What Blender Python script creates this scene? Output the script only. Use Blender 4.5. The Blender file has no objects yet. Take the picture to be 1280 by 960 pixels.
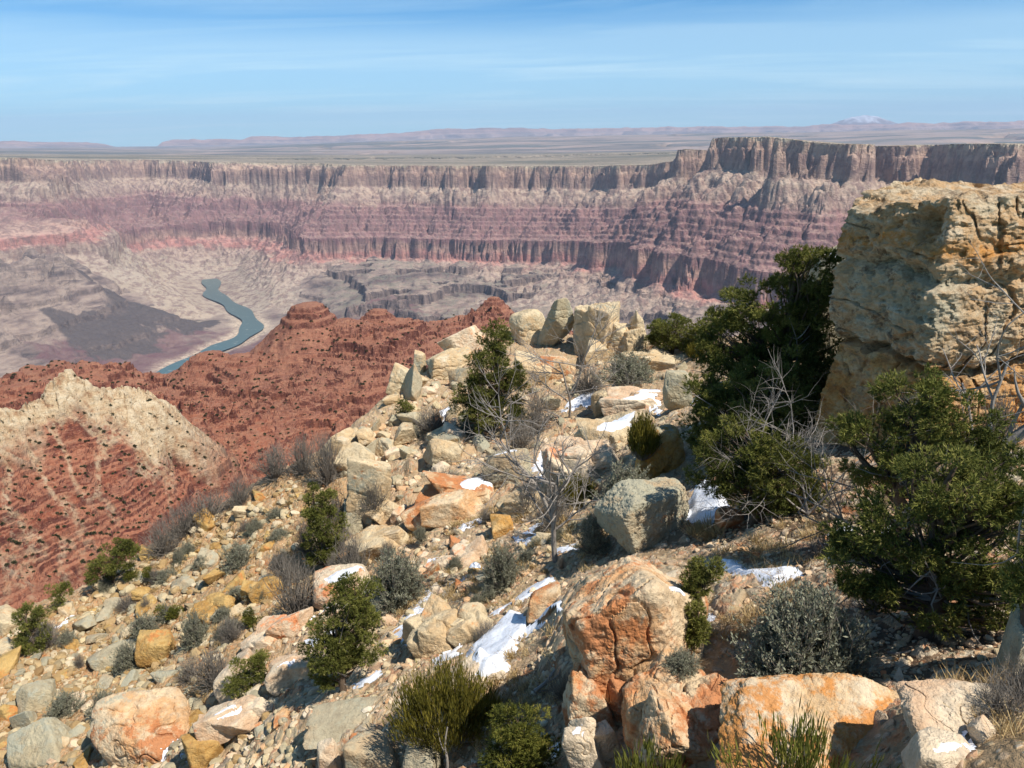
import bpy, bmesh, math, random
import numpy as np
from mathutils import Vector, Matrix

# ------------------------------------------------------------------ camera, sky, sun, exposure
SC = bpy.context.scene
COL = SC.collection
R = math.radians
F_PX, CX, CY = 1000.0, 640.0, 480.0           # focal length and centre, in 1280x960 photograph pixels
PITCH, ROLL = R(17.1), R(0.85)

f_ = np.array([0, math.cos(PITCH), -math.sin(PITCH)])
r0 = np.array([1.0, 0, 0])
u0 = np.cross(r0, f_)
r_ = r0 * math.cos(ROLL) - u0 * math.sin(ROLL)
u_ = u0 * math.cos(ROLL) + r0 * math.sin(ROLL)

cam = bpy.data.cameras.new('camera')
cam_o = bpy.data.objects.new('camera', cam)
COL.objects.link(cam_o)
cam.sensor_fit = 'HORIZONTAL'
cam.sensor_width = 36.0
cam.lens = 36.0 * F_PX / 1280.0
cam.clip_start = 0.1
cam.clip_end = 400000.0
m = Matrix(((r_[0], u_[0], -f_[0], 0), (r_[1], u_[1], -f_[1], 0), (r_[2], u_[2], -f_[2], 0), (0, 0, 0, 1)))
cam_o.matrix_world = m
SC.camera = cam_o

SUN_EL = R(55)
SUN_DIR = np.array([0.79, -0.61])
SUN_DIR = SUN_DIR / np.linalg.norm(SUN_DIR)
sx, sy, sz = SUN_DIR[0] * math.cos(SUN_EL), SUN_DIR[1] * math.cos(SUN_EL), math.sin(SUN_EL)

W = bpy.data.worlds.new('World')
SC.world = W
W.use_nodes = True
wn, wl = W.node_tree.nodes, W.node_tree.links
wn.clear()
out = wn.new('ShaderNodeOutputWorld')
bg = wn.new('ShaderNodeBackground')
bg.inputs['Strength'].default_value = 0.095
sky = wn.new('ShaderNodeTexSky')
sky.sky_type = 'NISHITA'
sky.sun_disc = False
sky.sun_elevation = SUN_EL
sky.sun_rotation = math.atan2(sx, sy)
sky.altitude = 2200
sky.air_density = 1.0
sky.dust_density = 0.2
sky.ozone_density = 3.5
# thin high cirrus: noise on a plane far overhead (direction divided by its height)
tc = wn.new('ShaderNodeTexCoord')
sep = wn.new('ShaderNodeSeparateXYZ')
wl.new(tc.outputs['Generated'], sep.inputs[0])
def wmath(op, a, b=None, clamp=False):
    n = wn.new('ShaderNodeMath'); n.operation = op; n.use_clamp = clamp
    for i, v in enumerate((a, b)):
        if v is None: continue
        if isinstance(v, (int, float)): n.inputs[i].default_value = v
        else: wl.new(v, n.inputs[i])
    return n.outputs[0]
zc = wmath('MAXIMUM', sep.outputs['Z'], 0.0)
zd = wmath('ADD', zc, 0.05)
cxn = wmath('DIVIDE', sep.outputs['X'], zd)
cyn = wmath('DIVIDE', sep.outputs['Y'], zd)
comb = wn.new('ShaderNodeCombineXYZ')
wl.new(wmath('ADD', wmath('MULTIPLY', cxn, 0.30), wmath('MULTIPLY', cyn, -0.10)), comb.inputs[0])
wl.new(wmath('ADD', wmath('MULTIPLY', cyn, 1.0), wmath('MULTIPLY', cxn, 0.12)), comb.inputs[1])
nz = wn.new('ShaderNodeTexNoise')
nz.inputs['Scale'].default_value = 0.85
nz.inputs['Detail'].default_value = 9
nz.inputs['Roughness'].default_value = 0.62
nz.inputs['Distortion'].default_value = 0.5
wl.new(comb.outputs[0], nz.inputs['Vector'])
ramp = wn.new('ShaderNodeMapRange')
ramp.inputs['From Min'].default_value = 0.47
ramp.inputs['From Max'].default_value = 0.72
wl.new(nz.outputs['Fac'], ramp.inputs['Value'])
# a broad veil of cirrostratus lies lower over the horizon
veil = wn.new('ShaderNodeMapRange')
veil.interpolation_type = 'SMOOTHSTEP'
veil.inputs['From Min'].default_value = 0.140
veil.inputs['From Max'].default_value = 0.095
wl.new(wmath('ADD', zc, wmath('MULTIPLY', wmath('SUBTRACT', nz.outputs['Fac'], 0.5), 0.10)), veil.inputs['Value'])
cl = wmath('MULTIPLY', wmath('ADD', wmath('MULTIPLY', ramp.outputs[0], 0.32), wmath('MULTIPLY', veil.outputs[0], 0.34)), 1.0, True)
mixc = wn.new('ShaderNodeMix'); mixc.data_type = 'RGBA'
wl.new(cl, mixc.inputs[0])
deep = wn.new('ShaderNodeMix'); deep.data_type = 'RGBA'; deep.blend_type = 'MULTIPLY'
deep.inputs[0].default_value = 1.0
wl.new(sky.outputs[0], deep.inputs[6]); deep.inputs[7].default_value = (0.36, 0.86, 1.08, 1)
wl.new(deep.outputs[2], mixc.inputs[6])
mixc.inputs[7].default_value = (7.0, 9.0, 9.5, 1)
wl.new(mixc.outputs[2], bg.inputs['Color'])
wl.new(bg.outputs[0], out.inputs['Surface'])

sun = bpy.data.lights.new('sun', 'SUN')
sun.energy = 5.0
sun.angle = R(0.53)
sun.color = (1.0, 0.96, 0.90)
sun_o = bpy.data.objects.new('sun', sun)
COL.objects.link(sun_o)
sun_o.rotation_euler = Vector((sx, sy, sz)).to_track_quat('Z', 'Y').to_euler()

SC.view_settings.view_transform = 'Standard'
SC.view_settings.look = 'None'
SC.view_settings.exposure = 0.38
SC.view_settings.gamma = 1.0
SC.view_settings.use_curve_mapping = False
SC.render.engine = 'CYCLES'
cy = SC.cycles
cy.max_bounces = 4
cy.diffuse_bounces = 2
cy.glossy_bounces = 1
cy.transmission_bounces = 1
cy.volume_bounces = 0
cy.transparent_max_bounces = 4
cy.use_denoising = True
cy.denoiser = 'OPENIMAGEDENOISE'
cy.denoising_input_passes = 'RGB_ALBEDO_NORMAL'
cy.use_adaptive_sampling = True
cy.adaptive_threshold = 0.01
cy.caustics_reflective = False
cy.caustics_refractive = False

# ------------------------------------------------------------------ pixels <-> places
def ray(px, py):
    d = f_ + r_ * ((px - CX) / F_PX) + u_ * ((CY - py) / F_PX)
    return d / np.linalg.norm(d)
def at(px, py, dist):
    """the place seen at a pixel, `dist` metres away measured along the ground"""
    d = ray(px, py)
    return d * (dist / math.hypot(d[0], d[1]))

# ------------------------------------------------------------------ noise
def _h(ix, iy, seed):
    h = (ix.astype(np.int64) * 374761393 + iy.astype(np.int64) * 668265263 + seed * 1442695041) & 0xFFFFFFFF
    h = ((h ^ (h >> 13)) * 1274126177) & 0xFFFFFFFF
    h = ((h ^ (h >> 16)) * 2246822519) & 0xFFFFFFFF
    return h ^ (h >> 15)
def hrand(ix, iy, seed):
    return _h(ix, iy, seed).astype(np.float64) / 4294967296.0
def perlin(x, y, seed=0):
    ix, iy = np.floor(x), np.floor(y)
    fx, fy = x - ix, y - iy
    ux = fx * fx * fx * (fx * (fx * 6 - 15) + 10)
    uy = fy * fy * fy * (fy * (fy * 6 - 15) + 10)
    def g(dx, dy):
        a = hrand(ix + dx, iy + dy, seed) * (2 * math.pi)
        return np.cos(a) * (fx - dx) + np.sin(a) * (fy - dy)
    a, b, c, d = g(0, 0), g(1, 0), g(0, 1), g(1, 1)
    return (a + (b - a) * ux + (c - a) * uy + (a - b - c + d) * ux * uy) * 1.5
def fbm(x, y, seed=0, oct=4, gain=0.5, lac=2.03):
    s, a, t = 0, 1.0, 0
    for i in range(oct):
        s = s + a * perlin(x + i * 17.3, y - i * 9.1, seed + i)
        t += a; a *= gain; x = x * lac; y = y * lac
    return s / t
def ridged(x, y, seed=0, oct=4, gain=0.5, lac=2.03):
    s, a, t = 0, 1.0, 0
    for i in range(oct):
        n = 1 - np.abs(perlin(x + i * 17.3, y - i * 9.1, seed + i)) * 1.6
        s = s + a * n; t += a; a *= gain; x = x * lac; y = y * lac
    return s / t
def sm(a, b, x):
    t = np.clip((x - a) / (b - a), 0, 1)
    return t * t * (3 - 2 * t)
def worley(x, y, seed=0):
    """nearest and second nearest cell points: F1, F2, cell random, offset to the cell point"""
    ix, iy = np.floor(x), np.floor(y)
    f1 = np.full(x.shape, 9.0); f2 = np.full(x.shape, 9.0)
    cid = np.zeros(x.shape); ox = np.zeros(x.shape); oy = np.zeros(x.shape)
    for dx in (-1, 0, 1):
        for dy in (-1, 0, 1):
            cx_, cy_ = ix + dx, iy + dy
            px_ = cx_ + hrand(cx_, cy_, seed)
            py_ = cy_ + hrand(cx_, cy_, seed + 1)
            ddx, ddy = x - px_, y - py_
            d = np.hypot(ddx, ddy)
            near = d < f1
            f2 = np.where(near, f1, np.minimum(f2, d))
            cid = np.where(near, hrand(cx_, cy_, seed + 2), cid)
            ox = np.where(near, ddx, ox); oy = np.where(near, ddy, oy)
            f1 = np.where(near, d, f1)
    return f1, f2, cid, ox, oy
def perlin3(x, y, z, seed=0):
    ix, iy, iz = np.floor(x), np.floor(y), np.floor(z)
    fx, fy, fz = x - ix, y - iy, z - iz
    def fade(t): return t * t * t * (t * (t * 6 - 15) + 10)
    ux, uy, uz = fade(fx), fade(fy), fade(fz)
    def g(dx, dy, dz):
        h = _h(ix + dx + 57 * (iz + dz), iy + dy - 131 * (iz + dz), seed)
        a = (h & 0xFFFF) / 65536.0 * 2 * math.pi
        c = ((h >> 16) & 0xFFFF) / 32768.0 - 1
        s = np.sqrt(1 - c * c)
        return s * np.cos(a) * (fx - dx) + s * np.sin(a) * (fy - dy) + c * (fz - dz)
    def lerp(a, b, t): return a + (b - a) * t
    return 1.5 * lerp(lerp(lerp(g(0,0,0), g(1,0,0), ux), lerp(g(0,1,0), g(1,1,0), ux), uy),
                      lerp(lerp(g(0,0,1), g(1,0,1), ux), lerp(g(0,1,1), g(1,1,1), ux), uy), uz)
def fbm3(p, seed=0, oct=4, gain=0.5, lac=2.03):
    x, y, z = p[..., 0], p[..., 1], p[..., 2]
    s, a, t = 0, 1.0, 0
    for i in range(oct):
        s = s + a * perlin3(x + 11.3 * i, y + 3.7 * i, z - 5.1 * i, seed + i)
        t += a; a *= gain; x = x * lac; y = y * lac; z = z * lac
    return s / t

class RBF:
    """height through scattered points (kernel r, plus a plane): crests stay sharp"""
    def __init__(self, pts, scale=1.0):
        p = np.asarray(pts, float)
        self.c = p[:, :2] / scale; self.s = scale
        n = len(p)
        d = np.hypot(self.c[:, None, 0] - self.c[None, :, 0], self.c[:, None, 1] - self.c[None, :, 1])
        A = np.zeros((n + 3, n + 3)); A[:n, :n] = d - np.eye(n) * 1e-4
        P = np.column_stack([np.ones(n), self.c])
        A[:n, n:] = P; A[n:, :n] = P.T
        self.w = np.linalg.solve(A, np.concatenate([p[:, 2], np.zeros(3)]))
    def __call__(self, x, y):
        x = np.asarray(x, float) / self.s; y = np.asarray(y, float) / self.s
        n = len(self.c)
        z = self.w[n] + self.w[n + 1] * x + self.w[n + 2] * y
        for i in range(n):
            z = z + self.w[i] * np.hypot(x - self.c[i, 0], y - self.c[i, 1])
        return z
def densify(pts, n=4):
    o = []
    for a, b in zip(pts[:-1], pts[1:]):
        for k in range(n):
            o.append(tuple(np.array(a) + (np.array(b) - np.array(a)) * k / n))
    o.append(tuple(pts[-1]))
    return o
def smooth1d(z, k):
    ker = np.hanning(2 * k + 3)[1:-1]; ker /= ker.sum()
    return np.convolve(np.pad(z, k, mode='edge'), ker, mode='valid')

def seg_dist(x, y, P):
    d = np.full(x.shape, 1e12)
    for (ax, ay), (bx, by) in zip(P[:-1, :2], P[1:, :2]):
        vx, vy = bx - ax, by - ay
        t = np.clip(((x - ax) * vx + (y - ay) * vy) / (vx * vx + vy * vy + 1e-9), 0, 1)
        d = np.minimum(d, (x - ax - t * vx) ** 2 + (y - ay - t * vy) ** 2)
    return np.sqrt(d)
def in_poly(x, y, P):
    c = np.zeros(x.shape, bool)
    for (ax, ay), (bx, by) in zip(P[:, :2], np.roll(P[:, :2], -1, 0)):
        c ^= ((ay > y) != (by > y)) & (x < (bx - ax) * (y - ay) / (by - ay + 1e-12) + ax)
    return c

# ------------------------------------------------------------------ mesh helpers
def grid_mesh(name, X, Y, Z, mat, attrs=None, smooth=True, mask=None):
    n, k = X.shape
    co = np.stack([X, Y, Z], -1).reshape(-1, 3).astype(np.float32)
    i = np.arange((n - 1) * k).reshape(n - 1, k)[:, :-1].ravel()
    q = np.stack([i, i + k, i + k + 1, i + 1], -1)
    if mask is not None:
        q = q[mask.reshape(-1)[q].any(1)]
    return raw_mesh(name, co, q, mat, attrs, smooth)
def raw_mesh(name, co, q, mat, attrs=None, smooth=True, link=True, parent=None, mat_idx=None):
    me = bpy.data.meshes.new(name)
    nq, w = q.shape
    me.vertices.add(len(co)); me.loops.add(nq * w); me.polygons.add(nq)
    me.vertices.foreach_set('co', np.ascontiguousarray(co, dtype=np.float32).ravel())
    me.loops.foreach_set('vertex_index', np.ascontiguousarray(q, dtype=np.int32).ravel())
    me.polygons.foreach_set('loop_start', np.arange(0, nq * w, w, dtype=np.int32))
    try: me.polygons.foreach_set('loop_total', np.full(nq, w, dtype=np.int32))
    except Exception: pass
    me.polygons.foreach_set('use_smooth', np.full(nq, smooth, dtype=bool))
    if attrs:
        for an, av in attrs.items():
            av = np.asarray(av, dtype=np.float32)
            if av.ndim >= 2 and av.shape[-1] == 3 and av.size == 3 * len(co):
                a = me.attributes.new(an, 'FLOAT_VECTOR', 'POINT'); a.data.foreach_set('vector', av.ravel())
            else:
                a = me.attributes.new(an, 'FLOAT', 'POINT'); a.data.foreach_set('value', av.ravel())
    for mm in (mat if isinstance(mat, (list, tuple)) else [mat]):
        me.materials.append(mm)
    me.update(calc_edges=True)
    if mat_idx is not None:
        me.polygons.foreach_set('material_index', np.asarray(mat_idx, dtype=np.int32))
    if not link: return me
    o = bpy.data.objects.new(name, me)
    COL.objects.link(o)
    if parent is not None: o.parent = parent
    return o
def tag(o, label=None, cat=None, group=None, kind=None):
    if label: o['label'] = label
    if cat: o['category'] = cat
    if group: o['group'] = group
    if kind: o['kind'] = kind
    elif cat: o['kind'] = 'thing'
    return o

# ------------------------------------------------------------------ materials
def lin(r, g, b):
    return tuple(((c / 255.0) / 12.92 if c / 255.0 <= 0.04045 else ((c / 255.0 + 0.055) / 1.055) ** 2.4) for c in (r, g, b)) + (1.0,)
class Mat:
    def __init__(self, name, rough=0.9):
        self.m = bpy.data.materials.new(name); self.m.use_nodes = True
        self.n, self.l = self.m.node_tree.nodes, self.m.node_tree.links
        self.b = self.n['Principled BSDF']
        self.b.inputs['Roughness'].default_value = rough
        self.b.inputs['Specular IOR Level'].default_value = 0.25
    def new(self, t): return self.n.new(t)
    def set(self, sock, v):
        if isinstance(v, bpy.types.NodeSocket): self.l.new(v, sock)
        else: sock.default_value = v
    def pos(self): return self.new('ShaderNodeNewGeometry').outputs['Position']
    def normal_z(self):
        s = self.new('ShaderNodeSeparateXYZ'); self.l.new(self.new('ShaderNodeNewGeometry').outputs['Normal'], s.inputs[0]); return s.outputs[2]
    def obj(self): return self.new('ShaderNodeTexCoord').outputs['Object']
    def rnd(self): return self.new('ShaderNodeObjectInfo').outputs['Random']
    def attr(self, name, vec=False):
        a = self.new('ShaderNodeAttribute'); a.attribute_name = name
        return a.outputs['Vector' if vec else 'Fac']
    def sep(self, v):
        s = self.new('ShaderNodeSeparateXYZ'); self.l.new(v, s.inputs[0]); return s.outputs
    def vscale(self, v, s):
        n = self.new('ShaderNodeVectorMath'); n.operation = 'MULTIPLY'; self.l.new(v, n.inputs[0]); n.inputs[1].default_value = s
        return n.outputs[0]
    def vadd(self, v, w):
        n = self.new('ShaderNodeVectorMath'); n.operation = 'ADD'; self.set(n.inputs[0], v); self.set(n.inputs[1], w); return n.outputs[0]
    def math(self, op, a, b=0.0, clamp=False):
        n = self.new('ShaderNodeMath'); n.operation = op; n.use_clamp = clamp
        self.set(n.inputs[0], a); self.set(n.inputs[1], b); return n.outputs[0]
    def noise(self, v, scale=1.0, detail=4, rough=0.55, dist=0.0, color=False):
        n = self.new('ShaderNodeTexNoise'); self.l.new(v, n.inputs['Vector'])
        n.inputs['Scale'].default_value = scale; n.inputs['Detail'].default_value = detail
        n.inputs['Roughness'].default_value = rough; n.inputs['Distortion'].default_value = dist
        return n.outputs['Color' if color else 'Fac']
    def voro(self, v, scale=1.0, feature='F1', out='Distance', rand=1.0):
        n = self.new('ShaderNodeTexVoronoi'); n.feature = feature; self.l.new(v, n.inputs['Vector'])
        n.inputs['Scale'].default_value = scale; n.inputs['Randomness'].default_value = rand
        return n.outputs[out]
    def ramp(self, f, stops, interp='LINEAR'):
        n = self.new('ShaderNodeValToRGB'); n.color_ramp.interpolation = interp
        e = n.color_ramp.elements
        while len(e) < len(stops): e.new(0.5)
        for i, (p, c) in enumerate(stops):
            e[i].position = p; e[i].color = c
        self.l.new(f, n.inputs[0]); return n.outputs[0]
    def range(self, f, a, b, c=0.0, d=1.0, smooth=True):
        n = self.new('ShaderNodeMapRange')
        if smooth: n.interpolation_type = 'SMOOTHSTEP'
        self.l.new(f, n.inputs['Value'])
        for k, v in (('From Min', a), ('From Max', b), ('To Min', c), ('To Max', d)): n.inputs[k].default_value = v
        return n.outputs[0]
    def mix(self, f, a, b, blend='MIX'):
        n = self.new('ShaderNodeMix'); n.data_type = 'RGBA'; n.blend_type = blend
        self.set(n.inputs[0], f); self.set(n.inputs[6], a); self.set(n.inputs[7], b); return n.outputs[2]
    def bump(self, h, strength=0.5, dist=0.05, prev=None):
        n = self.new('ShaderNodeBump'); n.inputs['Strength'].default_value = strength; n.inputs['Distance'].default_value = dist
        self.l.new(h, n.inputs['Height'])
        if prev is not None: self.l.new(prev, n.inputs['Normal'])
        return n.outputs[0]
    def done(self, color, normal=None):
        self.set(self.b.inputs['Base Color'], color)
        if normal is not None: self.l.new(normal, self.b.inputs['Normal'])
        return self.m

# ================================================================== FAR CANYON
RIM = [(-420,190,13000),(-200,193,11500),(-60,196,9900),(0,195,9600),(40,197,9300),(75,200,9500),(88,201,10200),(98,200,11400),(120,200,12100),(180,200,12400),(236,201,11900),
       (260,202,11000),(275,204,10200),(288,206,9600),(330,206,9300),(400,206,9150),(470,207,9300),(560,207,9050),(640,208,8900),(700,208,8600),(740,208,8500),
       (775,207,8200),(812,206,8050),(836,207,7900),(846,188,7250),(862,186,6950),(886,188,6950),(893,187,7000),(903,172,6350),(925,169,6150),(960,171,6000),
       (1000,178,5900),(1040,180,5750),(1062,183,5700),(1072,182,6500),(1092,182,6700),(1112,183,6250),(1140,182,6200),(1150,181,6500),(1180,181,6300),(1196,180,5750),(1240,179,5450),
       (1275,180,5350),(1300,180,5900),(1340,180,5600),(1500,182,5100),(1800,185,4700)]
rim3 = np.array([at(*p) for p in RIM])
_az = np.arctan2(rim3[:, 0], rim3[:, 1]); _rr = np.hypot(rim3[:, 0], rim3[:, 1])
rim_z = RBF([tuple(p) for p in rim3[::2]] + [tuple(at(400, 197, 14500)), tuple(at(900, 190, 13000)), tuple(at(1200, 183, 12000)), tuple(at(100, 194, 18000))], 1000.0)
RIVER_Z = -1440.0
def on_z(px, py, z):
    d = ray(px, py); return d * (z / d[2])
RIVER_PX = [(262,349),(267,358),(263,367),(284,378),(299,388),(313,400),(316,412),(298,425),(268,437),(235,452),(190,480),(150,520),(90,560)]
river3 = densify([tuple(on_z(a, b, RIVER_Z)) for a, b in RIVER_PX], 5)
river3 = np.array(river3)
for _ in range(3):
    river3[1:-1] = (river3[:-2] + 2 * river3[1:-1] + river3[2:]) / 4
LOW = [(-200,330,9000),(-200,420,6000),(-100,520,4500),(0,322,9000),(0,345,7600),(0,400,6200),(0,440,5600),(0,480,5000),(0,520,4500),(60,320,8900),(60,342,7500),(60,375,6800),(60,420,5900),(60,460,5300),
       (145,331,8000),(128,336,7950),(165,338,7950),(185,346,7900),(210,355,7850),(232,367,7750),(256,388,7350),(110,348,7500),(100,372,6900),(150,365,7500),(180,390,7100),(220,410,6800),
       (150,400,6750),(200,432,6250),(235,440,6150),(130,425,5950),(120,442,5750),(180,450,5900),(160,318,9300),(215,325,9700),(190,335,9000),
       (330,385,7500),(360,418,6300),(330,440,6000),(300,452,5750),(350,430,6150),(338,424,6400),(340,340,8700),(310,322,9300),(240,318,10000),(290,345,9200),(330,362,8200),(360,330,8900),
       (388,340,7450),(376,362,7150),(366,394,6650),(400,372,7000),(440,372,6900),(400,405,6350),(520,378,6500),(600,385,6000),(600,350,7200),(700,345,7300),(700,375,6300),(790,345,6700),(800,380,5500),(880,385,5000),(950,385,4750),(1050,385,4500),(1200,385,4300),(1500,390,4000),
       (550,330,8200),(450,333,8500),(640,330,8100),(740,332,7600)]
_low = [tuple(at(a, b, d * np.interp(a, [420, 520, 720], [0.9, 0.93, 1.0]))) for a, b, d in LOW] + [tuple(p + np.array([0, 0, -10.0])) for p in river3[::3]]
low_z = RBF(_low, 1000.0)
SPUR = np.array([at(a, 270, d) for a, d in [(-500,7600),(-200,8100),(0,8250),(90,8300),(160,8400),(205,8600),(216,8900),(205,9300),(120,9900),(-100,10500),(-600,10500)]])
_k = [(-4000, -18), (-1000, -8), (-60, -3), (0, 0), (10, 60), (24, 84), (40, 170), (52, 222), (90, 250), (230, 372), (262, 410)]
_d, _p = 262.0, 410.0
for stp, (run, cl) in enumerate([(70, 34), (52, 22), (70, 40), (56, 16), (62, 34), (46, 28), (64, 20)]):     # Supai ledges
    _k += [(_d + run * 0.78, _p + cl * 0.42 + 8), (_d + run, _p + cl + 14)]; _d += run; _p += cl + 14
_k += [(_d + 90, _p + 28), (_d + 104, _p + 120), (_d + 116, _p + 150), (_d + 132, _p + 222)]
_d += 132; _p += 222
_k += [(_d + 160, _p + 62), (_d + 172, _p + 84), (_d + 500, _p + 190), (_d + 1500, _p + 420), (_d + 4000, _p + 800)]
KD = np.array([a for a, b in _k]); KP = np.array([b for a, b in _k])
def far_height(x, y, dsg):
    big = fbm(x / 1100, y / 1100, 11, 3)
    w = sm(20, 420, dsg)
    g1 = ridged(x / 420 + 3, y / 420, 21, 4, 0.55) - 0.62
    g2 = fbm(x / 150 + big * 2, y / 150 + g1 * 1.5, 31, 4, 0.6)
    dd = dsg + fbm(x / 2500 + .7, y / 2500, 14, 2) * (110 + 260 * w) + big * (90 + 220 * w) + g1 * (130 + 150 * w) + g2 * (30 + 34 * w) + fbm(x / 38, y / 38, 41, 3) * (11 + 9 * w)
    dep = np.interp(dd, KD, KP)
    rz = rim_z(x, y)
    plat = fbm(x / 900, y / 900, 51, 5) * 12 * sm(0, -400, dsg)
    # a tributary gorge crosses the plateau behind the rim
    a_ = np.arctan2(x, y); gr = 12900 + fbm(a_ * 30, a_ * 0 + 4, 17, 4) * 1500
    gorge = (1 - sm(120, 420, np.abs(np.hypot(x, y) - gr) + fbm(x / 300, y / 300, 18, 3) * 260)) * sm(at(300, 190, 9000)[0] / 9000, at(380, 190, 9000)[0] / 9000, np.sin(a_)) * sm(-900, -1600, dsg)
    plat = plat - gorge * 190
    zw = rz - dep + plat + fbm(x / 60, y / 60, 61, 3) * 5 * sm(60, 120, dd)
    bad = (ridged(x / 700, y / 700, 71, 4, 0.46) - 0.74) * 190 + (ridged(x / 260, y / 260, 73, 4, 0.45) - 0.66) * 72
    zl0 = low_z(x, y)
    bad = bad * (1 + 0.5 * sm(at(330, 400, 6000)[0], at(230, 400, 6000)[0], x))
    rd = seg_dist(x, y, river3)
    away = sm(120, 900, rd)
    zl = zl0 + bad * (0.12 + 0.88 * away) * sm(RIVER_Z - 20, RIVER_Z + 160, zl0) + fbm(x / 60, y / 60, 81, 2) * 2
    zl = np.where(rd < 900, np.maximum(zl, RIVER_Z - 12 + 40 * sm(55, 140, rd) - 28 * (1 - sm(140, 400, rd))), zl)
    zl = np.minimum(zl, RIVER_Z - 14 + np.interp(rd + fbm(x / 170, y / 170, 83, 3) * 40, [44, 110, 400, 900, 1800], [0, 6, 48, 260, 950]) + bad * 0.35 * sm(150, 500, rd))
    # benches of hard dark sandstone step down to the river
    zt = zl + big * 30 + g1 * 26
    step = np.interp(zt, [-1700, -1430, -1345, -1336, -1270, -1202, -1192, -1120, -1060, -1052, -850], [-1700, -1450, -1392, -1325, -1285, -1258, -1160, -1130, -1105, -1030, -850]) - zt
    east = sm(at(345, 360, 6600)[0], at(400, 360, 6600)[0], x)
    zl = zl + step * (0.35 + 0.30 * east) * sm(150, 420, rd)
    bench = east * np.ones_like(zl)
    carve = sm(88, 30, rd + fbm(x / 170, y / 170, 83, 3) * 36)
    zl = zl * (1 - carve) + np.minimum(zl, RIVER_Z - 14) * carve
    z = np.maximum(zw, zl)
    # a spur of the red cliff band reaches in front of the side canyon at the left
    ds = seg_dist(x, y, np.vstack([SPUR, SPUR[:1]])) * np.where(in_poly(x, y, SPUR), -1, 1) + big * 110 + g1 * 90 + g2 * 30
    top = -770.0
    zs = top - np.interp(ds, [-1600, -700, -300, -40, 0, 14, 30, 60, 90, 480, 2200], [-330, -190, -90, -16, 0, 70, 86, 178, 196, 380, 1000]) + bad * 0.35 * sm(0, -260, ds)
    on = zs > z
    z = np.where(on, zs, z); zl = np.where(on, zl, zl); zw = np.where(on, np.maximum(zw, zs), zw)
    z = np.minimum(z, RIVER_Z - 14 + np.interp(rd + fbm(x / 170, y / 170, 83, 3) * 40 + (g1 * 260 + big * 160 + g2 * 60) * sm(200, 600, rd), [44, 110, 300, 600, 860, 900, 1120, 1400, 1440, 1600, 1800], [0, 6, 56, 210, 380, 540, 680, 960, 1120, 1260, 6000]))
    dep_s = 868 + (top - zs)
    lowm = sm(-20, 25, zl - zw)
    return z, np.where(on, 868 + (top - z), rz - z), lowm, bench, rd, sm(-150, -700, dsg)
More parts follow.
